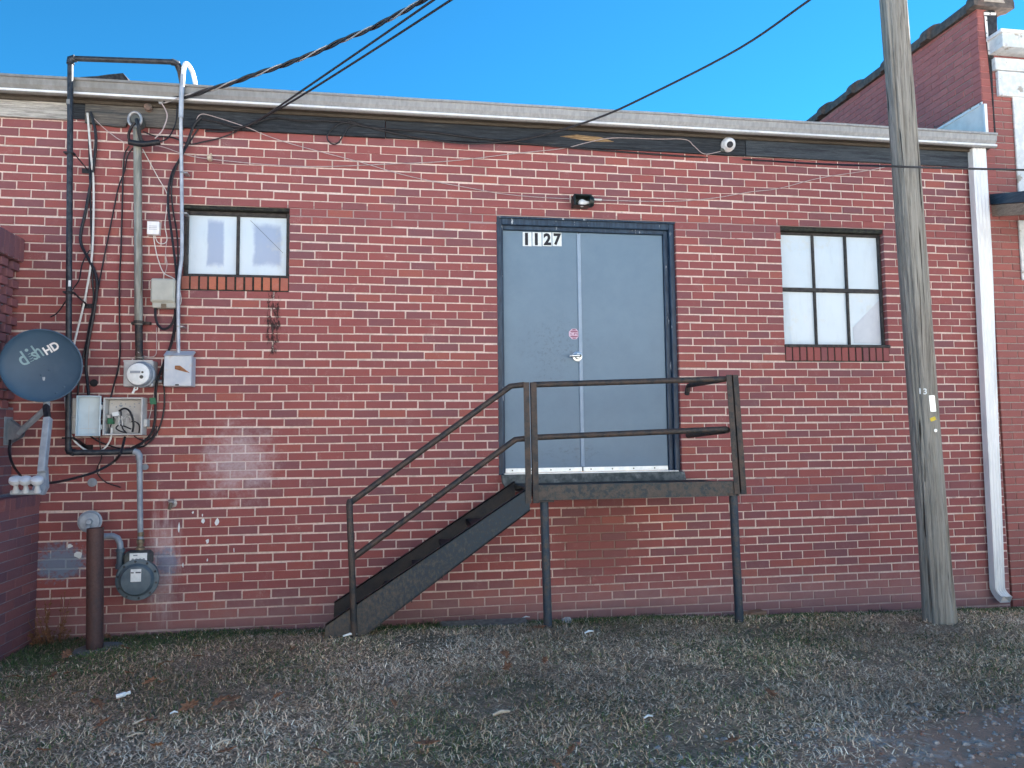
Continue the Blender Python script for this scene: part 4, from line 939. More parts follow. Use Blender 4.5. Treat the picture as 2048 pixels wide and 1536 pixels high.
pipe_part('roof_drop', [tE+Vector((.035, .03, -.03)), tE+Vector((.055, .16, -.24))], .019, M_RAIL, gp)
for (a, c_) in ((139.5, 307), (138, 585), (136.5, 876)):
    q_ = at(a, c_, YPp); m = MB(); m.box(q_.x-.032, q_.x+.032, YPp-.026, YPp+.026, q_.z-.006, q_.z+.006); m.bar(q_+Vector((.03, 0, -.0)), Vector((q_.x+.06, -.008, q_.z-.06)), .02, .004); m.box(q_.x+.02, q_.x+.10, -.012, -.004, q_.z-.085, q_.z-.050); m.build('pipe_clamp', M_BLACK, gp)
q_ = at(139, 206, YPp); m = MB(); m.lathe((q_.x, YPp, q_.z-.015), (0, 0, 1), [(.0212, 0), (.0212, .035)], 14); m.build('pipe_sticker', M_GUTTER, gp, True)
q_ = at(143, 568, YPp); m = MB(); m.obox((q_.x-.004, YPp-.021, q_.z), (.008, 0, 0), (0, .001, 0), (0, 0, .022)); m.build('pipe_sticker', M_LABEL, gp)

bo = empty('bollard', at(190, 1290, -.46), 'rusty brown steel pipe bollard standing in front of the gas meter', 'bollard')
ba, bb2 = at(190, 1298, -.46), at(191, 1056, -.46)
m = MB(); m.lathe((ba.x, -.46, ba.z-.06), (bb2.x-ba.x, 0, bb2.z-ba.z), [(.051, 0), (.0515, .5), (.0505, bb2.z-ba.z+.06), (.044, bb2.z-ba.z+.06), (.043, bb2.z-ba.z-.2)], 32); m.build('pipe_shaft', M_BOLL, bo, True)
m = MB(); m.lathe((ba.x+.02, -.44, gz(ba.x, -.45)-.05), (0, 0, 1), [(.165, 0), (.155, .06), (.13, .068), (.05, .07)], 18); m.build('concrete_footing', M_SLAB, bo)

# ================================================================ METERS AND BOXES ON THE WALL
def wallbox(name, a, c_, y0, y1, mat, parent, bev=.006, part='box'):
    p, q = at(*a, y0), at(*c_, y0); m = MB(); m.box(p.x, q.x, y0, y1, q.z, p.z, bev); return m.build(part, mat, parent)
em = empty('electric_meter', at(276, 770, -.05), 'round glass electricity meter on a grey metal base box', 'electric meter')
wallbox('', (247, 721), (305, 773), -.11, -.003, M_BOXG, em); p = at(247, 720, -.115); q = at(305, 724, -.115); m = MB(); m.box(p.x, q.x, -.116, -.111, q.z, p.z); m.build('box_lip', M_BOXG, em)
ec = at(275, 748, -.17)
m = MB(); m.lathe((ec.x+.012, -.11, ec.z), (-.06, -1, 0), [(.095, 0), (.095, .02), (.086, .024), (.086, .055), (.080, .062)], 40); m.build('meter_ring', M_PIPEG, em, True)
m = MB(); m.lathe((ec.x+.006, -.165, ec.z), (-.06, -1, 0), [(.079, 0), (.077, .012), (.070, .016), (.02, .018), (.001, .018)], 40); m.build('meter_face', M_LABEL, em, True)
m = MB(); m.box(ec.x-.045, ec.x+.024, -.1865, -.1835, ec.z+.004, ec.z+.022); m.build('meter_display', M_PIPEG, em)
m = MB(); m.lathe((ec.x+.038, -.183, ec.z+.012), (0, -1, 0), [(.008, 0), (.008, .004)], 12); m.lathe((ec.x+.032, -.183, ec.z-.022), (0, -1, 0), [(.013, 0), (.013, .004)], 14); m.build('meter_ports', M_GASD, em)
m = MB(); m.tube(smooth_path([at(270, 774, -.12), at(268, 779, -.12), at(274, 779, -.12), at(275, 773, -.12)], 5), .005, 6); m.bar(at(270, 778, -.12), at(265, 787, -.12), .008, .014); m.build('meter_seal', M_LABEL, em)

sm_ = empty('service_mast', at(277, 715, -.05), 'thick galvanised service mast rising from the electricity meter to the eaves', 'conduit')
pipe_part('mast_pipe', [at(278.5, 721, -.075), at(277.5, 646, -.075)], .026, M_RAIL, sm_)
pipe_part('mast_pipe', [at(277.5, 650, -.075), at(275, 290, -.075), at(274, 258, -.075)], .0285, M_GALV, sm_)
q_ = at(277.5, 645, -.075); m = MB(); m.lathe((q_.x, q_.y, q_.z-.01), (0, 0, 1), [(.036, 0), (.036, .022)], 16); m.box(q_.x-.065, q_.x+.065, -.04, -.003, q_.z-.008, q_.z+.012); m.build('mast_strap', M_RAIL, sm_)
q_ = at(271, 240, -.11); m = MB()
for k in range(16):
    pass
m.tube([q_+Vector((.045*math.cos(a), -.01, .055*math.sin(a))) for a in np.linspace(0, 2*math.pi, 22)], .010, 8, False); m.build('weatherhead_ring', M_BARE, sm_, True)
m = MB(); m.lathe(q_+Vector((0, .05, 0)), (0, -1, -.2), [(.05, -.02), (.052, .02), (.045, .05), (.02, .055)], 18); m.build('weatherhead', M_GASD, sm_, True)
pipe_part('mast_coupling', [at(279, 722, -.06), at(278.5, 712, -.075)], .031, M_GALV, sm_)

sw = empty('switch_box', at(355, 772, -.05), 'weathered rust-streaked disconnect switch box on the wall', 'electrical box')
wallbox('', (328, 711), (382, 772.5), -.12, -.003, M_BOXR, sw)
p = at(327, 702, -.125); q = at(383, 711, -.125); m = MB(); m.prism([(p.x, -.128, q.z), (q.x, -.128, q.z), (q.x, -.05, p.z+.01), (p.x, -.05, p.z+.01)], (0, .04, -.004)); m.build('box_hood', M_BOXR, sw)
q_ = at(354, 735, -.122); m = MB(); m.prism([(q_.x-.015, -.1225, q_.z+.014), (q_.x+.02, -.1225, q_.z+.014), (q_.x+.09, -.1225, q_.z-.040), (q_.x+.04, -.1225, q_.z-.028), (q_.x-.015, -.1225, q_.z-.012)], (0, .002, 0)); m.build('rust_mark', M_RUST, sw)
q_ = at(354, 771, -.122); m = MB(); m.box(q_.x-.012, q_.x+.012, -.124, -.119, q_.z, q_.z+.010); m.build('latch', M_BLACK, sw)

cn = empty('electrical_conduit', at(357, 700, -.05), 'slim grey conduit running from the switch box up past the eaves', 'conduit')
YC = -.075
pipe_part('conduit_pipe', smooth_path([at(357, 706, YC), at(356.5, 640, YC), at(357, 580, YC), at(359.5, 545, YC), at(363.5, 510, YC), at(364, 440, YC), at(363, 330, YC), at(362, 262, YC-.05), at(362, 230, -.145)], 5), .0135, M_CONDUIT, cn)
pipe_part('conduit_pipe', [at(362, 235, -.15), at(363, 190, -.16), at(366, 150, -.16)], .0175, M_CONDUIT, cn)
gtop = at(369, 130, -.15)
pipe_part('gooseneck', smooth_path([at(366, 152, -.16), at(368, 134, -.15), gtop+Vector((.012, .02, .02)), gtop+Vector((.03, .12, -.01)), gtop+Vector((.045, .20, -.16))], 6), .0165, M_WHITE, cn)
for a, c_ in ((365, 345), (364, 426), (357, 653)):
    q_ = at(a, c_, YC); m = MB(); m.lathe((q_.x, q_.y, q_.z-.006), (0, 0, 1), [(.0165, 0), (.0165, .012)], 12); m.box(q_.x+.005, q_.x+.035, YC-.004, -.004, q_.z-.005, q_.z+.005); m.build('conduit_strap', M_BARE, cn, True)

ph = empty('phone_box', at(326, 612, -.05), 'beige plastic telephone junction box below the left window', 'junction box')
wallbox('', (301, 556), (349, 605), -.085, -.003, M_BOXB, ph, .01); wallbox('', (304, 603), (351, 616), -.070, -.004, M_BOXB, ph, .006, 'lower_lip'); wallbox('', (322, 607), (332, 617), -.078, -.068, M_BRASS, ph, .002, 'latch'); wallbox('', (303.5, 558), (346, 601), -.091, -.0845, M_BOXB, ph, .004, 'lid')
jb = empty('junction_box', at(306, 468, -.02), 'small white square junction box beside the service mast', 'junction box')
wallbox('', (294, 442), (318, 469), -.045, -.003, M_WHITE, jb, .003); m = MB(); p = at(306, 455, -.046)
for i in range(3): m.box(p.x-.028, p.x+.028, -.0462, -.0448, p.z-.014+i*.012, p.z-.011+i*.012)
m.build('box_print', M_PIPEG, jb)

tb_ = empty('telecom_box', at(245, 868, -.05), 'open grey telecom box with tangled wiring and lid swung left', 'junction box')
a, c_ = at(207, 795, -.10), at(284, 870, -.10); m = MB(); X0, X1, Z0, Z1 = a.x, c_.x, c_.z, a.z
m.box(X0, X1, -.02, -.004, Z0, Z1); tw = .012
m.box(X0, X0+tw, -.105, -.02, Z0, Z1, .003); m.box(X1-tw, X1, -.105, -.02, Z0, Z1, .003); m.box(X0+tw, X1-tw, -.104, -.02, Z0, Z0+tw, .003); m.box(X0+tw, X1-tw, -.104, -.02, Z1-tw, Z1, .003); m.build('box', M_TELE, tb_)
m = MB(); m.box(X0+tw+.004, X1-tw-.004, -.036, -.0205, Z0+tw+.004, Z1-tw-.004, .002); m.build('back_plate', M_TELE, tb_)
m = MB()
for i in range(7):
    for j, zz in enumerate((Z1-.040, Z1-.062)):
        if (i+j) % 3 != 1: m.lathe((X0+.035+i*.031, -.0362, zz-.004*(i % 2)), (0, -1, 0), [(.0055, 0), (.0055, .0015)], 8)
m.box(X0+.085, X0+.108, -.038, -.0362, Z1-.062, Z1-.050); m.build('plate_holes', M_PIPEG, tb_)
# lid, seen from inside, hinged on its right edge
la = at(158, 790, -.16); lh = Vector((X0-.012, -.105, 0)); Lw = .155; ang = rad(197)
lu = Vector((math.cos(ang), math.sin(ang), 0)); ln = Vector((lu.y, -lu.x, 0)); ln = ln if ln.y < 0 else -ln
m = MB(); lz = (Z0+Z1)/2+.004; hh = (Z1-Z0)/2+.008
mid = Vector((lh.x, lh.y, lz))+lu*(Lw/2)
m.obox(mid-ln*.030, lu*(Lw/2), ln*.004, Vector((0, 0, hh)))
for s_ in (-1, 1):
    m.obox(mid+lu*(s_*(Lw/2-.005))-ln*.008, lu*.005, ln*.026, Vector((0, 0, hh)), .002); m.obox(mid+Vector((0, 0, s_*(hh-.005)))-ln*.008, lu*(Lw/2-.01), ln*.025, Vector((0, 0, .005)), .002)
m.build('lid', M_TELEIN, tb_)
m = MB(); m.obox(mid+lu*(Lw/2+.012)-ln*.045, lu*.018, ln*.020, Vector((0, 0, hh*.88)), .006); m.tube([mid+lu*(Lw/2+.034)-ln*.03, mid+lu*(Lw/2-.0)-ln*.02], .010, 10); m.build('lid_outer_rim', M_TELE, tb_)
m = MB(); m.obox(mid-ln*.0255+lu*.0+Vector((0, 0, -hh*.62)), lu*(Lw*.36), ln*.0012, Vector((0, 0, .0015))); m.obox(mid-ln*.0255+Vector((0, 0, -hh*.2)), lu*.001, ln*.001, Vector((0, 0, hh*.7))); m.build('lid_ribs', M_TELE, tb_)
for zz in (Z1-.07, Z0+.06):
    m = MB(); m.box(X0-.016, X0-.002, -.118, -.100, zz-.018, zz+.018, .002); m.build('hinge', M_TELE, tb_)
m = MB(); m.box(X1, X1+.025, -.08, -.01, Z0+.06, Z0+.115, .004); m.build('latch', M_TELE, tb_)
def tele(pts, r, mat, nm='inner_wire'): m = MB(); m.tube(smooth_path([at(x_, y_, yy) for x_, y_, yy in pts], 5), r, 6); return m.build(nm, mat, tb_, True)
tele([(238, 822, -.09), (248, 817, -.10), (257, 820, -.10), (264, 832, -.10), (267, 848, -.10), (265, 864, -.09)], .0075, M_BLACK); tele([(263, 843, -.09), (272, 844, -.09), (279, 852, -.09), (278, 866, -.08)], .005, M_BLACK)
tele([(262, 858, -.08), (250, 853, -.08), (239, 850, -.08), (232, 856, -.08), (240, 862, -.08), (254, 866, -.08)], .005, M_BLACK); tele([(218, 868, -.08), (221, 852, -.08), (227, 838, -.08), (225, 826, -.08)], .005, M_BLACK); tele([(242, 822, -.08), (243, 840, -.08), (245, 856, -.08), (252, 865, -.08)], .005, M_BLACK)
for i in range(14):
    xx = random.uniform(234, 262); yy = random.uniform(828, 852); tele([(xx, yy, -.07), (xx+random.uniform(-8, 8), yy+random.uniform(-8, 8), -.09), (xx+random.uniform(-12, 12), yy+random.uniform(-10, 10), -.07)], .0022, M_WWIRE if i % 2 else M_BARE)
tele([(237, 832, -.08), (238.5, 851, -.09)], .004, M_WWIRE); tele([(243, 832, -.08), (245, 851, -.09)], .004, M_WWIRE)
wallbox('', (215, 837), (226, 848), -.085, -.05, M_GREEN, tb_, .002, 'green_splice'); q_ = at(231, 828, -.10); m = MB(); m.obox(q_, (.022, 0, .004), (0, .0008, 0), (-.003, 0, .014)); m.build('paper_tag', M_LABEL, tb_); wallbox('', (211, 829), (221, 836), -.07, -.04, M_BARE, tb_, .002, 'ground_lug')

wl_ = empty('wall_light', at(1168, 400, -.05), 'small dark wall light with bare bulb above the double doors', 'light')
a, c_ = at(1147, 389, -.09), at(1180, 412, -.09); m = MB()
m.box(a.x, c_.x, -.022, -.003, c_.z, a.z); m.box(a.x, c_.x+.012, -.115, -.022, a.z-.012, a.z, .003); m.box(a.x, a.x+.012, -.11, -.022, c_.z, a.z-.012, .003); m.box(a.x+.012, c_.x, -.105, -.022, c_.z, c_.z+.006, .002)
m.build('lamp_housing', M_LAMPB, wl_); m = MB(); m.lathe((c_.x-.006, -.065, (a.z+c_.z)/2), (1, 0, 0), [(.050, 0), (.050, .02), (.040, .04), (.022, .045)], 20); m.build('lamp_socket', M_LAMPB, wl_, True)
bu = Vector((c_.x-.02, -.07, (a.z+c_.z)/2-.012)); m = MB(); m.lathe(bu, (-1, 0, -.12), [(.012, -.02), (.013, 0), (.020, .015), (.030, .032), (.032, .046), (.026, .062), (.012, .072), (.001, .075)], 24); m.build('bulb', M_BULB, wl_, True)
q_ = at(1190, 399, -.03); m = MB(); m.box(c_.x+.035, q_.x+.06, -.03, -.01, q_.z-.006, q_.z+.008, .002); m.build('wire_connector', M_WWIRE, wl_)

sc = empty('security_camera', at(1457, 290, -.04), 'white dome security camera mounted on the dark fascia board', 'security camera')
q_ = at(1458, 288, -.06); m = MB(); m.lathe((q_.x+.004, -.022, q_.z+.004), (-.1, -1, -.1), [(.060, 0), (.060, .03), (.054, .038)], 32); m.build('mount_ring', M_CAMW, sc, True)
m = MB(); m.lathe((q_.x, -.058, q_.z), (-.1, -1, -.22), [(.052, 0), (.052, .012), (.046, .030), (.034, .042), (.026, .045), (.024, .038)], 32); m.build('camera_ball', M_CAMW, sc, True)
m = MB(); m.lathe((q_.x-.006, -.060, q_.z-.012), (-.1, -1, -.22), [(.0265, 0), (.0265, .042), (.018, .044), (.001, .044)], 24); m.build('lens', M_DIGIT, sc, True)
m = MB(); q2 = at(1443, 302, -.03); m.box(q2.x-.012, q2.x+.025, -.045, -.022, q2.z-.01, q2.z+.02, .003); m.build('cable_grommet', M_GASD, sc)

hb = empty('hose_bib', at(342, 1010, -.03), 'small brass outdoor tap on the wall right of the gas pipe', 'tap')
q_ = at(342, 1008, -.05); m = MB(); m.lathe((q_.x, -.003, q_.z), (0, -1, 0), [(.030, 0), (.030, .006), (.013, .01), (.013, .05)], 14); m.build('flange', M_BARE, hb, True); m = MB(); m.tube([(q_.x, -.05, q_.z+.004), (q_.x, -.065, q_.z-.01), (q_.x-.002, -.075, q_.z-.035)], .013, 10); m.build('spout', M_BRASS, hb, True); m = MB(); m.lathe((q_.x, -.05, q_.z+.02), (0, -.5, 1), [(.02, 0), (.022, .004), (.02, .008)], 10); m.build('wheel', M_BARE, hb)
for i, (x_, y_, lb_) in enumerate(((184, 965, 'round blue-grey blanking disc left of the gas riser'), (290, 934, 'small round grey blanking disc right of the gas riser'))):
    q_ = at(x_, y_, -.01); m = MB(); m.lathe((q_.x, -.002, q_.z), (0, -1, 0), [(.032-.009*i, 0), (.032-.009*i, .006), (.022, .010), (.001, .011)], 20); tag(m.build('round_blanking_disc', M_PIPEG, None, True), lb_, 'disc')
m = MB(); q_ = at(188, 766, -.001); m.lathe((q_.x, -.0045, q_.z), (0, -1, 0), [(.028, 0), (.026, .003), (.001, .0032)], 18); tag(m.build('drilled_hole', M_TAR, None), 'dark round filled hole in the brickwork left of the electricity meter', 'hole')
for (x_, y_, lb_) in ((295, 215, 'round porcelain insulator on the grey fascia board'),):
    q_ = at(x_, y_, -.06); m = MB(); m.lathe((q_.x, -.028, q_.z), (.15, -1, .1), [(.026, 0), (.030, .01), (.022, .02), (.028, .03), (.028, .042), (.012, .05)], 20); tag(m.build('insulator', M_CLAY, None, True), lb_, 'insulator')
q_ = at(421, 317, -.02); m = MB(); m.box(q_.x-.02, q_.x+.012, -.05, -.003, q_.z-.02, q_.z+.018, .006); m.tube([(q_.x, -.04, q_.z+.018), (q_.x+.014, -.045, q_.z+.028)], .008, 8); tag(m.build('porcelain_anchor', M_STICK, None), 'tiny pale wire anchor in a chipped brick right of the conduit', 'anchor')

# ================================================================ CABLES
def cable(name, label, pts, r, mat, Y=-.03, n=6, cat='cable', seg=6, extend=0.0, group=None):
    P_ = [at(p[0], p[1], p[2] if len(p) > 2 else Y) for p in pts]
    P_ = smooth_path(P_, n)
    if extend: P_ += [P_[-1]+(P_[-1]-P_[-2]).normalized()*extend*q for q in (.1, .5, 1)]
    m = MB(); m.tube(P_, r, seg); return tag(m.build(name, mat, None, True), label, cat, group)
# service drop: two insulated conductors twisted round a bare neutral
drop = [(328, 203, -.10), (380, 191, -.16), (450, 170, -.32), (520, 146, -.50), (600, 118, -.72), (680, 83, -.95), (760, 48, -1.2), (850, -2, -1.5)]
pth = smooth_path([at(*p) for p in drop], 14); P_ = pth; e_ = (pth[-1]-pth[-2]).normalized(); pth = pth+[pth[-1]+e_*q for q in (.3, 1, 2.5)]
sdp = empty('service_drop', P_[0], 'twisted black overhead service cable running up from the left eaves', 'cable')
ln_ = [0.0]
for i in range(1, len(pth)): ln_.append(ln_[-1]+(pth[i]-pth[i-1]).length)
fine = []; tot = ln_[-1]; k = 0
for q in np.linspace(0, tot, 260):
    while k < len(pth)-2 and ln_[k+1] < q: k += 1
    fine.append(pth[k].lerp(pth[k+1], (q-ln_[k])/max(1e-6, ln_[k+1]-ln_[k])))
for j in range(3):
    pts = []
    for i, c_ in enumerate(fine):
        s_ = tot*i/259; a = s_*2*math.pi/.42+j*2*math.pi/3; d = (fine[min(i+1, 259)]-fine[max(i-1, 0)]).normalized(); u = d.cross(Vector((0, 0, 1))).normalized(); v = u.cross(d)
        pts.append(c_+(u*math.cos(a)+v*math.sin(a))*.0095)
    m = MB(); m.tube(pts, .0085 if j < 2 else .0055, 6); m.build('conductor' if j < 2 else 'bare_neutral', M_BLACK if j < 2 else M_BARE, sdp, True)
m = MB(); m.bar(at(318, 205, -.09), at(334, 199, -.10), .02, .03); m.build('wedge_clamp', M_BARE, sdp)
cable('communication_line', 'left of two thin black overhead lines rising from the eaves', [(405, 238, -.045), (440, 245, -.045), (480, 254, -.06), (520, 238, -.12), (600, 184, -.35), (740, 88, -.85), (870, -2, -1.35)], .0075, M_BLACK, extend=7, cat='overhead line')
cable('communication_line', 'right of two thin black overhead lines rising from the eaves', [(410, 262, -.02), (455, 262, -.03), (490, 252, -.06), (540, 228, -.15), (610, 187, -.35), (760, 92, -.85), (905, -2, -1.35)], .0075, M_BLACK, extend=7, cat='overhead line')
cable('communication_line', 'single black overhead line rising from the middle of the eaves to the right', [(700, 243, -.04), (770, 262, -.035), (860, 279, -.04), (950, 287, -.05), (1060, 276, -.08), (1190, 238, -.2), (1300, 189, -.4), (1480, 96, -.8), (1622, -2, -1.2)], .0085, M_BLACK, extend=7, cat='overhead line')
cable('fascia_cable', 'long black cable clipped along the fascia and on past the pole to the right', [(490, 254, -.045), (545, 236, -.045), (600, 241, -.045), (680, 243, -.04), (745, 255, -.04), (860, 264, -.035), (937, 274, -.035), (1021, 283, -.03), (1137, 295, -.02), (1343, 311, -.012), (1505, 320, -.02), (1640, 328, -.5), (1790, 333, -1.06), (1880, 336, -1.04), (2055, 340, -1.1)], .0075, M_BLACK, extend=5)
cable('cable_loop', 'short black cable loop hanging from the fascia above the brick', [(700, 244, -.04), (678, 248, -.05), (660, 262, -.05), (654, 275, -.045), (662, 287, -.04), (676, 286, -.04), (687, 270, -.045), (697, 254, -.045), (720, 248, -.04)], .006, M_BLACK)
cable('lamp_wire', 'thin pale wire sagging from the left eaves to the wall light', [(386, 262, -.02), (391, 244, -.04), (401, 229, -.045), (424, 232, -.045), (492, 254, -.05), (533, 271, -.03), (594, 291, -.02), (716, 323, -.016), (797, 347, -.013), (858, 361, -.012), (950, 378, -.012), (1000, 387, -.012), (1070, 394, -.012), (1146, 398, -.02)], .0030, M_PWIRE, cat='wire')
cable('lamp_wire', 'thin pale wire from the wall light to the right end of the fascia', [(1196, 400, -.02), (1330, 403, -.012), (1420, 397, -.012), (1500, 384, -.012), (1557, 377, -.012), (1640, 356, -.012), (1730, 342, -.012), (1790, 330, -.012)], .0030, M_PWIRE, cat='wire')
cable('camera_wire', 'thin pale wire crossing the brick from the service mast to the dome camera', [(186, 235, -.04), (215, 262, -.03), (256, 287, -.05), (318, 292, -.05), (370, 309, -.02), (420, 318, -.03), (545, 330, -.012), (650, 333, -.012), (780, 328, -.012), (900, 322, -.012), (1030, 307, -.012), (1125, 297, -.012), (1175, 285, -.04), (1225, 276, -.035), (1312, 278, -.03), (1370, 279, -.03), (1388, 292, -.035), (1409, 308, -.03), (1441, 303, -.035)], .0030, M_PWIRE, cat='wire')
cable('white_cable', 'white cable hanging from the eaves down behind the dish', [(175, 226, -.05), (178, 262, -.04), (182, 310, -.035), (187, 365, -.03), (187, 440, -.03), (184, 510, -.03), (176, 565, -.03), (165, 620, -.03), (149, 685, -.03), (136, 760, -.03)], .0075, M_WWIRE)
cable('white_cable', 'white cable looping under the open telecom box', [(130, 795, -.04), (133, 830, -.08), (138, 858, -.13), (144, 874, -.14), (152, 885, -.14), (170, 899, -.10), (190, 904, -.08), (207, 898, -.08), (219, 883, -.08), (223, 868, -.08), (223, 855, -.08)], .0065, M_WWIRE)
cable('black_cable', 'thick black cable from the eaves to the open telecom box', [(181, 224, -.05), (189, 252, -.04), (192, 280, -.035), (189, 320, -.03), (181, 370, -.03), (172, 420, -.03), (162, 465, -.03), (163, 490, -.03), (176, 516, -.03), (190, 545, -.03), (194, 575, -.03), (190, 610, -.03), (184, 645, -.03), (176, 690, -.03), (172, 730, -.03), (175, 765, -.04), (178, 796, -.06)], .0105, M_BLACK)
cable('black_cable', 'thin black cable close behind the white one left of the mast', [(177, 230, -.03), (179, 320, -.02), (181, 400, -.02), (183, 480, -.02), (185, 560, -.02), (187, 600, -.02), (180, 655, -.02), (168, 705, -.02), (160, 745, -.02), (155, 800, -.02), (158, 850, -.02)], .0065, M_BLACK)
cable('black_cable', 'thin black cable slanting down left from the weatherhead', [(266, 296, -.06), (255, 312, -.03), (248, 345, -.02), (236, 378, -.02), (223, 442, -.02), (204, 536, -.02), (194, 588, -.025), (185, 622, -.03), (177, 655, -.03), (171, 700, -.03)], .0055, M_BLACK)
cable('black_cable', 'thin black cable hanging straight from the weatherhead to the telecom box', [(258, 292, -.05), (249, 310, -.03), (246, 350, -.02), (245, 390, -.02), (242, 500, -.02), (239, 560, -.02), (239, 640, -.02), (240, 700, -.02), (236, 738, -.02), (229, 765, -.03), (221, 797, -.06)], .006, M_BLACK)
cable('black_cable', 'loose end of black cable pointing down left beside the gas pipe', [(180, 500, -.03), (173, 510, -.04), (164, 530, -.05), (158, 560, -.06), (148, 575, -.06), (140, 588, -.08), (125, 612, -.06), (113, 627, -.05), (101, 634, -.05)], .005, M_BLACK)
cable('cable_bundle', 'thick bundle of black cables running down right of the service mast', [(402, 234, -.045), (388, 250, -.05), (375, 285, -.04), (360, 318, -.03), (345, 345, -.03), (337, 380, -.03), (337, 420, -.03), (345, 480, -.035), (352, 540, -.04), (354, 590, -.05), (352, 640, -.06), (345, 680, -.04), (330, 720, -.04), (318, 752, -.06), (312, 775, -.06), (311, 810, -.03), (310, 838, -.02), (303, 866, -.02), (285, 885, -.03), (262, 897, -.03)], .0095, M_BLACK)
cable('black_cable', 'second black cable inside the bundle beside the conduit', [(405, 245, -.02), (385, 275, -.02), (370, 300, -.05), (352, 335, -.05), (343, 372, -.04), (346, 420, -.02), (354, 470, -.02), (356, 530, -.02), (350, 600, -.02), (349, 650, -.04), (338, 700, -.03), (326, 745, -.03), (329, 790, -.02), (326, 830, -.02), (314, 865, -.02), (292, 890, -.03), (272, 895, -.03)], .006, M_BLACK)
cable('black_cable', 'thick black loop hanging under the beige phone box', [(311, 614, -.04), (311, 632, -.05), (315, 648, -.05), (325, 658, -.05), (337, 655, -.05), (346, 644, -.05), (351, 625, -.05)], .0095, M_BLACK)
cable('black_cable', 'black cable arched from the weatherhead into the splice bundle', [(270, 245, -.16), (262, 256, -.15), (257, 272, -.12), (262, 284, -.11), (285, 287, -.11), (317, 285, -.11)], .010, M_BLACK)
cable('black_cable', 'heavy black conductor dropping out of the weatherhead ring', [(273, 238, -.16), (277, 252, -.16), (279, 268, -.14), (284, 282, -.12), (298, 288, -.11), (320, 286, -.11)], .014, M_BLACK)
cable('splice_sleeve', 'fat black splice sleeve lying across the service mast', [(258, 284, -.12), (285, 288, -.13), (320, 284, -.12)], .021, M_BLACK, seg=10)
cable('black_cable', 'black cable curving from the splice sleeve up to the fascia', [(318, 284, -.11), (335, 277, -.08), (347, 258, -.06), (353, 235, -.06), (354, 205, -.06)], .0055, M_BLACK)
cable('ground_wire', 'short bare wire from the service clamp down to the splice sleeve', [(323, 206, -.10), (332, 222, -.10), (334, 236, -.10), (325, 260, -.11), (310, 277, -.12)], .0045, M_PWIRE, cat='wire')
cable('black_cable', 'black cable lying across the brick just under the eaves', [(286, 263, -.05), (310, 272, -.03), (345, 275, -.02), (378, 288, -.02), (405, 284, -.02), (440, 276, -.02), (470, 264, -.02), (492, 250, -.05)], .005, M_BLACK)
cable('thin_wire', 'thin white wire slanting from the service mast to the cable bundle', [(285, 298, -.05), (296, 318, -.015), (316, 355, -.015), (334, 388, -.02), (333, 420, -.02), (330, 450, -.02), (334, 478, -.02), (328, 487, -.02), (316, 485, -.02), (309, 470, -.02)], .0032, M_WWIRE, cat='wire')
cable('thin_wire', 'white wire curving from the small junction box to the phone box', [(307, 470, -.02), (310, 492, -.015), (316, 518, -.015), (327, 545, -.015), (346, 556, -.03), (355, 565, -.03), (362, 595, -.03), (360, 610, -.03), (350, 618, -.03)], .0036, M_WWIRE, cat='wire')
cable('thin_wire', 'thin white wire hanging right of the small junction box', [(334, 478, -.02), (331, 505, -.015), (334, 530, -.015), (328, 553, -.015)], .0028, M_PWIRE, cat='wire')
cable('thin_wire', 'thin pale wire from the phone box to the electricity meter', [(313, 655, -.015), (313, 700, -.015), (310, 711, -.02), (300, 714, -.03), (285, 711, -.06), (276, 704, -.11)], .0028, M_PWIRE, cat='wire')
cable('dish_cable', 'pair of black coaxial cables hanging from the dish foot to its feed heads', [(20, 880, -.16), (19, 905, -.20), (26, 930, -.30), (40, 950, -.45), (56, 966, -.62), (75, 974, -.70)], .0085, M_BLACK)
cable('dish_cable', 'thick black cable from the dish feed arm across the wall to the gas pipe', [(90, 966, -.70), (115, 964, -.55), (150, 956, -.35), (190, 944, -.20), (225, 925, -.10), (240, 908, -.16), (246, 890, -.10), (250, 874, -.06)], .009, M_BLACK)
cable('black_cable', 'thin cut-off black cable dangling below the gas pipe run', [(198, 868, -.06), (200, 890, -.06), (203, 915, -.05), (194, 938, -.04), (198, 952, -.03), (213, 965, -.03), (233, 972, -.03), (241, 975, -.03)], .004, M_BLACK)
cable('black_cable', 'black cable sagging beneath the open telecom box', [(180, 872, -.05), (200, 884, -.05), (222, 892, -.05), (245, 898, -.06), (272, 895, -.06), (290, 882, -.03)], .006, M_BLACK)
cable('black_cable', 'short black cable loop out of the right side of the telecom box', [(268, 872, -.06), (280, 879, -.05), (295, 880, -.03), (306, 872, -.03), (314, 852, -.03)], .005, M_BLACK)
cable('ground_wire', 'thin wire with green tag hanging right of the electricity meter', [(311, 764, -.06), (309, 780, -.04), (306, 800, -.04), (301, 825, -.03), (296, 845, -.03)], .0028, M_BARE, cat='wire')
m = MB(); p = at(306, 802, -.05); m.obox(p, (.020, 0, .002), (0, .006, 0), (-.004, 0, .024)); tag(m.build('wire_tag', M_GREEN, None), 'green plastic wire tag right of the electricity meter', 'tag')
cable('ground_clamp', 'small bright metal clamp between meter and switch box', [(309, 764, -.05), (316, 763, -.05), (324, 763, -.04)], .014, M_BARE, seg=8, cat='clamp')

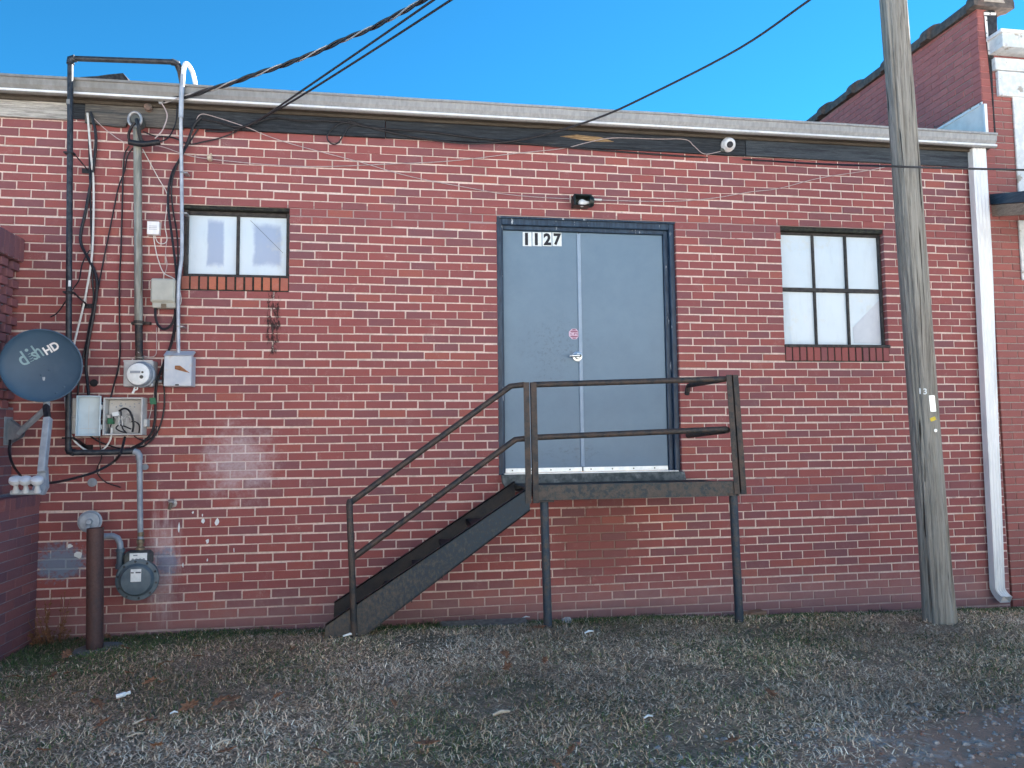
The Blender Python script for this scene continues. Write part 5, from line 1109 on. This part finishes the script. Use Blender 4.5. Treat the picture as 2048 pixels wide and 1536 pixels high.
wr = random.Random(3); m = MB(); base = Vector((-2.46, -.06, .03))
for i in range(34):
    a = wr.uniform(0, 6.28); p0 = base+Vector((wr.uniform(-.05, .12), wr.uniform(-.08, .03), 0)); hgt = wr.uniform(.08, .42) if i < 20 else wr.uniform(.05, .14)
    d = Vector((math.cos(a)*.07, -abs(math.sin(a))*.08, hgt)); m.tube([p0, p0+d*.5+Vector((wr.uniform(-.02, .02), wr.uniform(-.02, .0), 0)), p0+d, p0+d+Vector((wr.uniform(-.05, .05), -.02, -.03))], [.003, .0025, .002, .001], 5)
    for q in range(3):
        c_ = p0+d*wr.uniform(.3, 1); r_ = wr.uniform(.010, .022); b_ = wr.uniform(0, 6.28); u = Vector((math.cos(b_), math.sin(b_)*.5, wr.uniform(-.4, .6))).normalized(); v = u.cross(Vector((.3, 1, .2))).normalized(); m.add([c_-u*r_, c_+v*r_*.5, c_+u*r_, c_-v*r_*.5], [(0, 1, 2, 3)])
tag(m.build('dry_weed', M_LEAF, None), 'dry brown weed growing up the inner corner at the far left', 'weed')
SPL = [(434, 1044, .016, .03), (406, 1042, .013, .022), (358, 1055, .008, .04), (405, 1030, .006, .012), (415, 1082, .013, .022), (386, 1025, .007, .012), (366, 1130, .005, .02), (415, 1120, .005, .012), (468, 1100, .004, .02), (140, 1092, .020, .018), (158, 1110, .030, .035)]
for (px, py, rx, rz) in SPL:
    c_ = at(px, py); m = MB(); m.prism([(c_.x+rx*wr.uniform(.55, 1.1)*math.cos(t), -.0045, c_.z+rz*wr.uniform(.55, 1.1)*math.sin(t)) for t in np.linspace(0, 5.6, 9)], (0, .0035, 0)); m.build('paint_splash', M_LABEL, bld)
# ================================================================ LAWN, GRAVEL, LITTER
def lawn():
    N = 400000
    x = rng.uniform(-2.75, 6.2, N); y = -3.9*rng.random(N)**1.0; 
    e = y-0.22*x+0.25*np.sin(x*2.3+1)*np.cos(y*3.1)+rng.normal(0, .13, N)
    keep = (e > -3.10) & ~((x < -2.552) & (y < .0)) & (y < -.012)
    bare = np.sin(x*5.3+1.1*np.sin(y*4.1))+np.sin(y*6.7+1.3*np.sin(x*3.7)+1); keep &= ~((bare > 1.25) & (rng.random(N) < .6) & (y < -.8))
    keep &= ~((np.abs(x-.62) < .33) & (np.abs(y+.36) < .10) & (rng.random(N) < .93))
    x, y = x[keep], y[keep]; n = len(x); z = gz(x, y)
    pn = (np.sin(x*1.7+.6)*np.cos(y*2.3-.4)+.6*np.sin(x*4.1-y*3.3)+.4*np.sin(x*7.7+y*6.1+2))/2
    wallg = np.clip((y+.80)/.42, 0, 1)
    leftg = np.clip((-1.15-x)/1.1, 0, 1)*np.clip(1+(y+.3)/1.5, 0, 1)
    gp_ = np.clip(.22+.42*np.clip(pn, -1, 1)+.80*wallg+.80*leftg, .03, .90)
    green = rng.random(n) < gp_
    L = np.where(green, rng.uniform(.014, .036, n), rng.uniform(.018, .060, n)); L *= np.where(y > -.06, 1.25, 1)
    a = rng.uniform(0, 2*np.pi, n); tilt = np.where(green, rng.uniform(.3, 1.3, n), rng.uniform(.9, 1.6, n))
    W = rng.uniform(.0010, .0028, n)
    cl = .5+.5*np.sin(x*9.1+2*np.sin(y*7.3))*np.sin(y*11.7+2*np.sin(x*6.1)); L = L*.72*(.55+.75*cl+.35*(rng.random(n) < .06))
    dx, dy, dz = np.cos(a)*np.sin(tilt), np.sin(a)*np.sin(tilt), np.cos(tilt)
    sx, sy = -np.sin(a)*W, np.cos(a)*W
    V = np.empty((n, 5, 3)); zr = z+rng.uniform(-.004, .012, n)
    V[:, 0] = np.stack([x-sx, y-sy, zr], 1); V[:, 1] = np.stack([x+sx, y+sy, zr], 1)
    mx, my, mz = x+dx*L*.55, y+dy*L*.55, zr+dz*L*.62
    V[:, 2] = np.stack([mx+sx*.8, my+sy*.8, mz], 1); V[:, 3] = np.stack([mx-sx*.8, my-sy*.8, mz], 1)
    V[:, 4] = np.stack([x+dx*L+rng.normal(0, .003, n), y+dy*L+rng.normal(0, .003, n), np.maximum(zr+dz*L*.92, zr+.002)], 1)
    base = np.arange(n)*5
    loops = np.empty((n, 7), np.int64); loops[:, :4] = base[:, None]+np.array([0, 1, 2, 3]); loops[:, 4:] = base[:, None]+np.array([3, 2, 4])
    me = bpy.data.meshes.new('lawn_grass'); me.vertices.add(n*5); me.vertices.foreach_set('co', V.ravel())
    me.loops.add(n*7); me.loops.foreach_set('vertex_index', loops.ravel().astype(np.int32))
    me.polygons.add(n*2); st_ = np.empty((n, 2), np.int32); st_[:, 0] = np.arange(n)*7; st_[:, 1] = st_[:, 0]+4
    me.polygons.foreach_set('loop_start', st_.ravel()); me.update(calc_edges=True); me.validate()
    straw = np.array([(.74, .53, .345), (.85, .65, .44), (.58, .375, .23), (.92, .78, .58), (.37, .215, .125)]); grn = np.array([(.095, .135, .045), (.125, .165, .055), (.165, .20, .08), (.065, .095, .036)])
    ci = np.where(green[:, None], grn[rng.integers(0, 4, n)], straw[rng.choice(5, n, p=[.30, .24, .20, .16, .10])])*(rng.uniform(.7, 1.25, n)*(1+.28*np.clip(np.sin(x*2.9-y*1.3)+np.sin(x*1.1+y*5.2+1.3), -1.4, 1.4)*.6))[:, None]
    ci = ci*np.where(green[:, None], 1.0, 1+np.stack([.07*pn, 0*pn, -.10*pn], 1))
    cc = np.ones((n, 5, 4)); cc[:, :, :3] = ci[:, None, :]
    at_ = me.color_attributes.new('blade', 'FLOAT_COLOR', 'POINT'); at_.data.foreach_set('color', cc.ravel().astype(np.float32))
    k = NT('grass_blades'); a_ = k.new('ShaderNodeAttribute', attribute_name='blade'); k.b.inputs['Subsurface Weight'].default_value = 0.0
    me.materials.append(k.fin(a_.outputs['Color'], .75, 0, .25))
    o = bpy.data.objects.new('lawn_grass', me); link(o); tag(o, 'short winter lawn of straw and green blades before the wall', 'grass', kind='stuff')
lawn()
def pebbles():
    m = MB(); n = 2600
    for i in range(n):
        x = random.uniform(.6, 3.6); y = random.uniform(-3.7, -2.3)
        if y-.22*x+random.gauss(0, .16) > -2.98: continue
        s = random.choice((.004, .006, .008, .011, .016))*random.uniform(.7, 1.2); z = float(gz(x, y)); a = random.uniform(0, 6.28)
        vs = []
        for kk, (hz, rr) in enumerate(((-.2, .9), (.35, 1.0), (.75, .6))):
            for j in range(5): t = a+j*1.2566+kk*.3; q = rr*random.uniform(.75, 1.2); vs.append((x+math.cos(t)*s*q, y+math.sin(t)*s*q, z+hz*s))
        m.add(vs, [(r*5+j, r*5+(j+1) % 5, (r+1)*5+(j+1) % 5, (r+1)*5+j) for r in (0, 1) for j in range(5)]+[(10, 11, 12, 13, 14)])
    tag(m.build('gravel', flecked('pebble', (.20, .195, .19), (.42, .41, .40), 25, .9, c=(.30, .16, .11), cs=18, clo=.5, chi=.6), None), 'loose grey gravel at the lower right edge of the lawn', 'gravel', kind='stuff')
pebbles()
m = MB(); m.obox((.62, -.36, float(gz(.62, -.36))-.012), (.32, .015, -.005), (-.01, .095, .012), (0, 0, .035), .008); tag(m.build('paving_slab', M_SLAB, None), 'half-buried concrete slab in the grass under the landing', 'slab')
def rock(name, px, py, z_, s, mat, label, cat, sq=(1, .8, .7)):
    p = atz(px, py, z_); zz = float(gz(p.x, p.y)); m = MB(); vs = []; sg, rg_ = 9, 6
    for i in range(rg_+1):
        ph_ = math.pi*i/rg_
        for j in range(sg):
            t = 2*math.pi*j/sg; r2 = s*random.uniform(.8, 1.15); vs.append((p.x+r2*sq[0]*math.sin(ph_)*math.cos(t), p.y+r2*sq[1]*math.sin(ph_)*math.sin(t), zz+.3*s+r2*sq[2]*math.cos(ph_)))
    m.add(vs, [(i*sg+j, (i+1)*sg+j, (i+1)*sg+(j+1) % sg, i*sg+(j+1) % sg) for i in range(rg_) for j in range(sg)]); tag(m.build(name, mat, None), label, cat)
rock('stone', 1134, 1248, .10, .042, M_STONE, 'pale jagged stone in the grass beside the left landing leg', 'stone')
p = Vector((3.0, -.09, 0)); p = at(1510, 1222, -.16); m = MB(); m.obox((p.x, -.16, float(gz(p.x, -.16))+.03), (.075, .01, .004), (-.01, .045, 0), (0, 0, .030), .006); tag(m.build('loose_brick', flecked('brick_loose', (.30, .16, .09), (.40, .24, .15), 12, .9, bump=.3), None), 'loose weathered brick lying against the wall by the right landing leg', 'brick')
LEAVES = [(105, 1350), (133, 1308), (395, 1312), (260, 1345), (138, 1345), (300, 1362), (330, 1325), (250, 1295), (155, 1385), (195, 1405), (205, 1445), (325, 1363), (300, 1440), (315, 1490), (85, 1500), (440, 1400), (465, 1398), (378, 1412), (555, 1390), (455, 1500), (585, 1298), (30, 1352), (160, 1278), (215, 1272), (1010, 1307), (1015, 1333), (1090, 1320), (788, 1405), (855, 1485), (1142, 1500), (1110, 1528), (1080, 1254), (822, 1290), (705, 1525), (1465, 1480), (1540, 1385), (640, 1500)]
ol = [(0, -1.0), (.10, -.55), (.42, -.60), (.26, -.22), (.62, -.10), (.30, .12), (.50, .48), (.18, .42), (0, 1.0), (-.2, .45), (-.52, .40), (-.30, .10), (-.60, -.16), (-.24, -.24), (-.40, -.62), (-.10, -.55)]
LM = []
for q in range(3):
    m_ = bpy.data.meshes.new('fallen_leaf'); vs = [(x_*.5, y_*.5, .16*(abs(x_)**1.3)+.05*y_*y_*(1 if q else -1)+random.uniform(-.03, .03)) for x_, y_ in ol]; vs.append((0, 0, .02))
    vs2 = [(x_, y_, z_-.02) for x_, y_, z_ in vs]; nn = len(ol)
    m_.from_pydata(vs+vs2, [], [(i, (i+1) % nn, nn) for i in range(nn)]+[((i+1) % nn+nn+1, i+nn+1, 2*nn+1) for i in range(nn)]+[(i, i+nn+1, (i+1) % nn+nn+1, (i+1) % nn) for i in range(nn)]); m_.materials.append(M_LEAF); LM.append(m_)
for i, (px, py) in enumerate(LEAVES):
    p = atz(px, py, .12); zz = float(gz(p.x, p.y)); p = atz(px, py, zz+.045); o = bpy.data.objects.new('fallen_leaf', LM[i % 3]); link(o); s_ = random.uniform(.07, .12)
    o.scale = (s_, s_, s_); o.rotation_euler = (random.uniform(-.5, .5), random.uniform(-.5, .5), random.uniform(0, 6.28)); o.location = p
    tag(o, 'small dry brown oak leaf lying on the lawn', 'leaf', 'fallen leaves on the lawn')
for (px, py, ln_s, a, r_, lb_) in ((285, 1443, .085, .35, .007, 'pale curved wood splinter in the grass, lower left'), (272, 1470, .07, .3, .004, 'thin pale stick lying flat in the grass, lower left'), (348, 1426, .035, .1, .005, 'tiny white paper stub in the grass, lower left'), (447, 1484, .06, .5, .006, 'short tan twig standing in the grass left of centre'), (1003, 1426, .085, .15, .009, 'pale bone-like scrap of wood on the lawn, centre'), (1297, 1434, .045, .1, .005, 'short white stick on the lawn right of centre'), (1052, 1235, .06, 0, .005, 'white sliver lying in the grass behind the left landing leg'), (1178, 1264, .065, .25, .007, 'white chip of wood in the grass right of the stone'), (700, 1270, .09, .1, .008, 'white scrap under the foot of the stair')):
    p = atz(px, py, .12); zz = float(gz(p.x, p.y)); p = atz(px, py, zz+.035); d = Vector((math.cos(a), math.sin(a), .08))*ln_s/2
    m = MB(); m.tube([p-d, p+Vector((0, .004, .006)), p+d], [r_*.7, r_, r_*.5], 6); tag(m.build('wood_scrap', M_STICK if 'white' not in lb_ else M_LABEL, None), lb_, 'scrap')
p = atz(250, 1388, .15); m = MB(); d = Vector((.9, .25, .18)).normalized(); m.lathe(p-d*.04, d, [(.011, 0), (.012, .003), (.012, .040), (.007, .047), (.007, .052), (.009, .053), (.009, .066), (.003, .067)], 16); o = m.build('small_bottle', M_LABEL, None, True); tag(o, 'tiny empty white bottle lying in the grass, lower left', 'bottle')
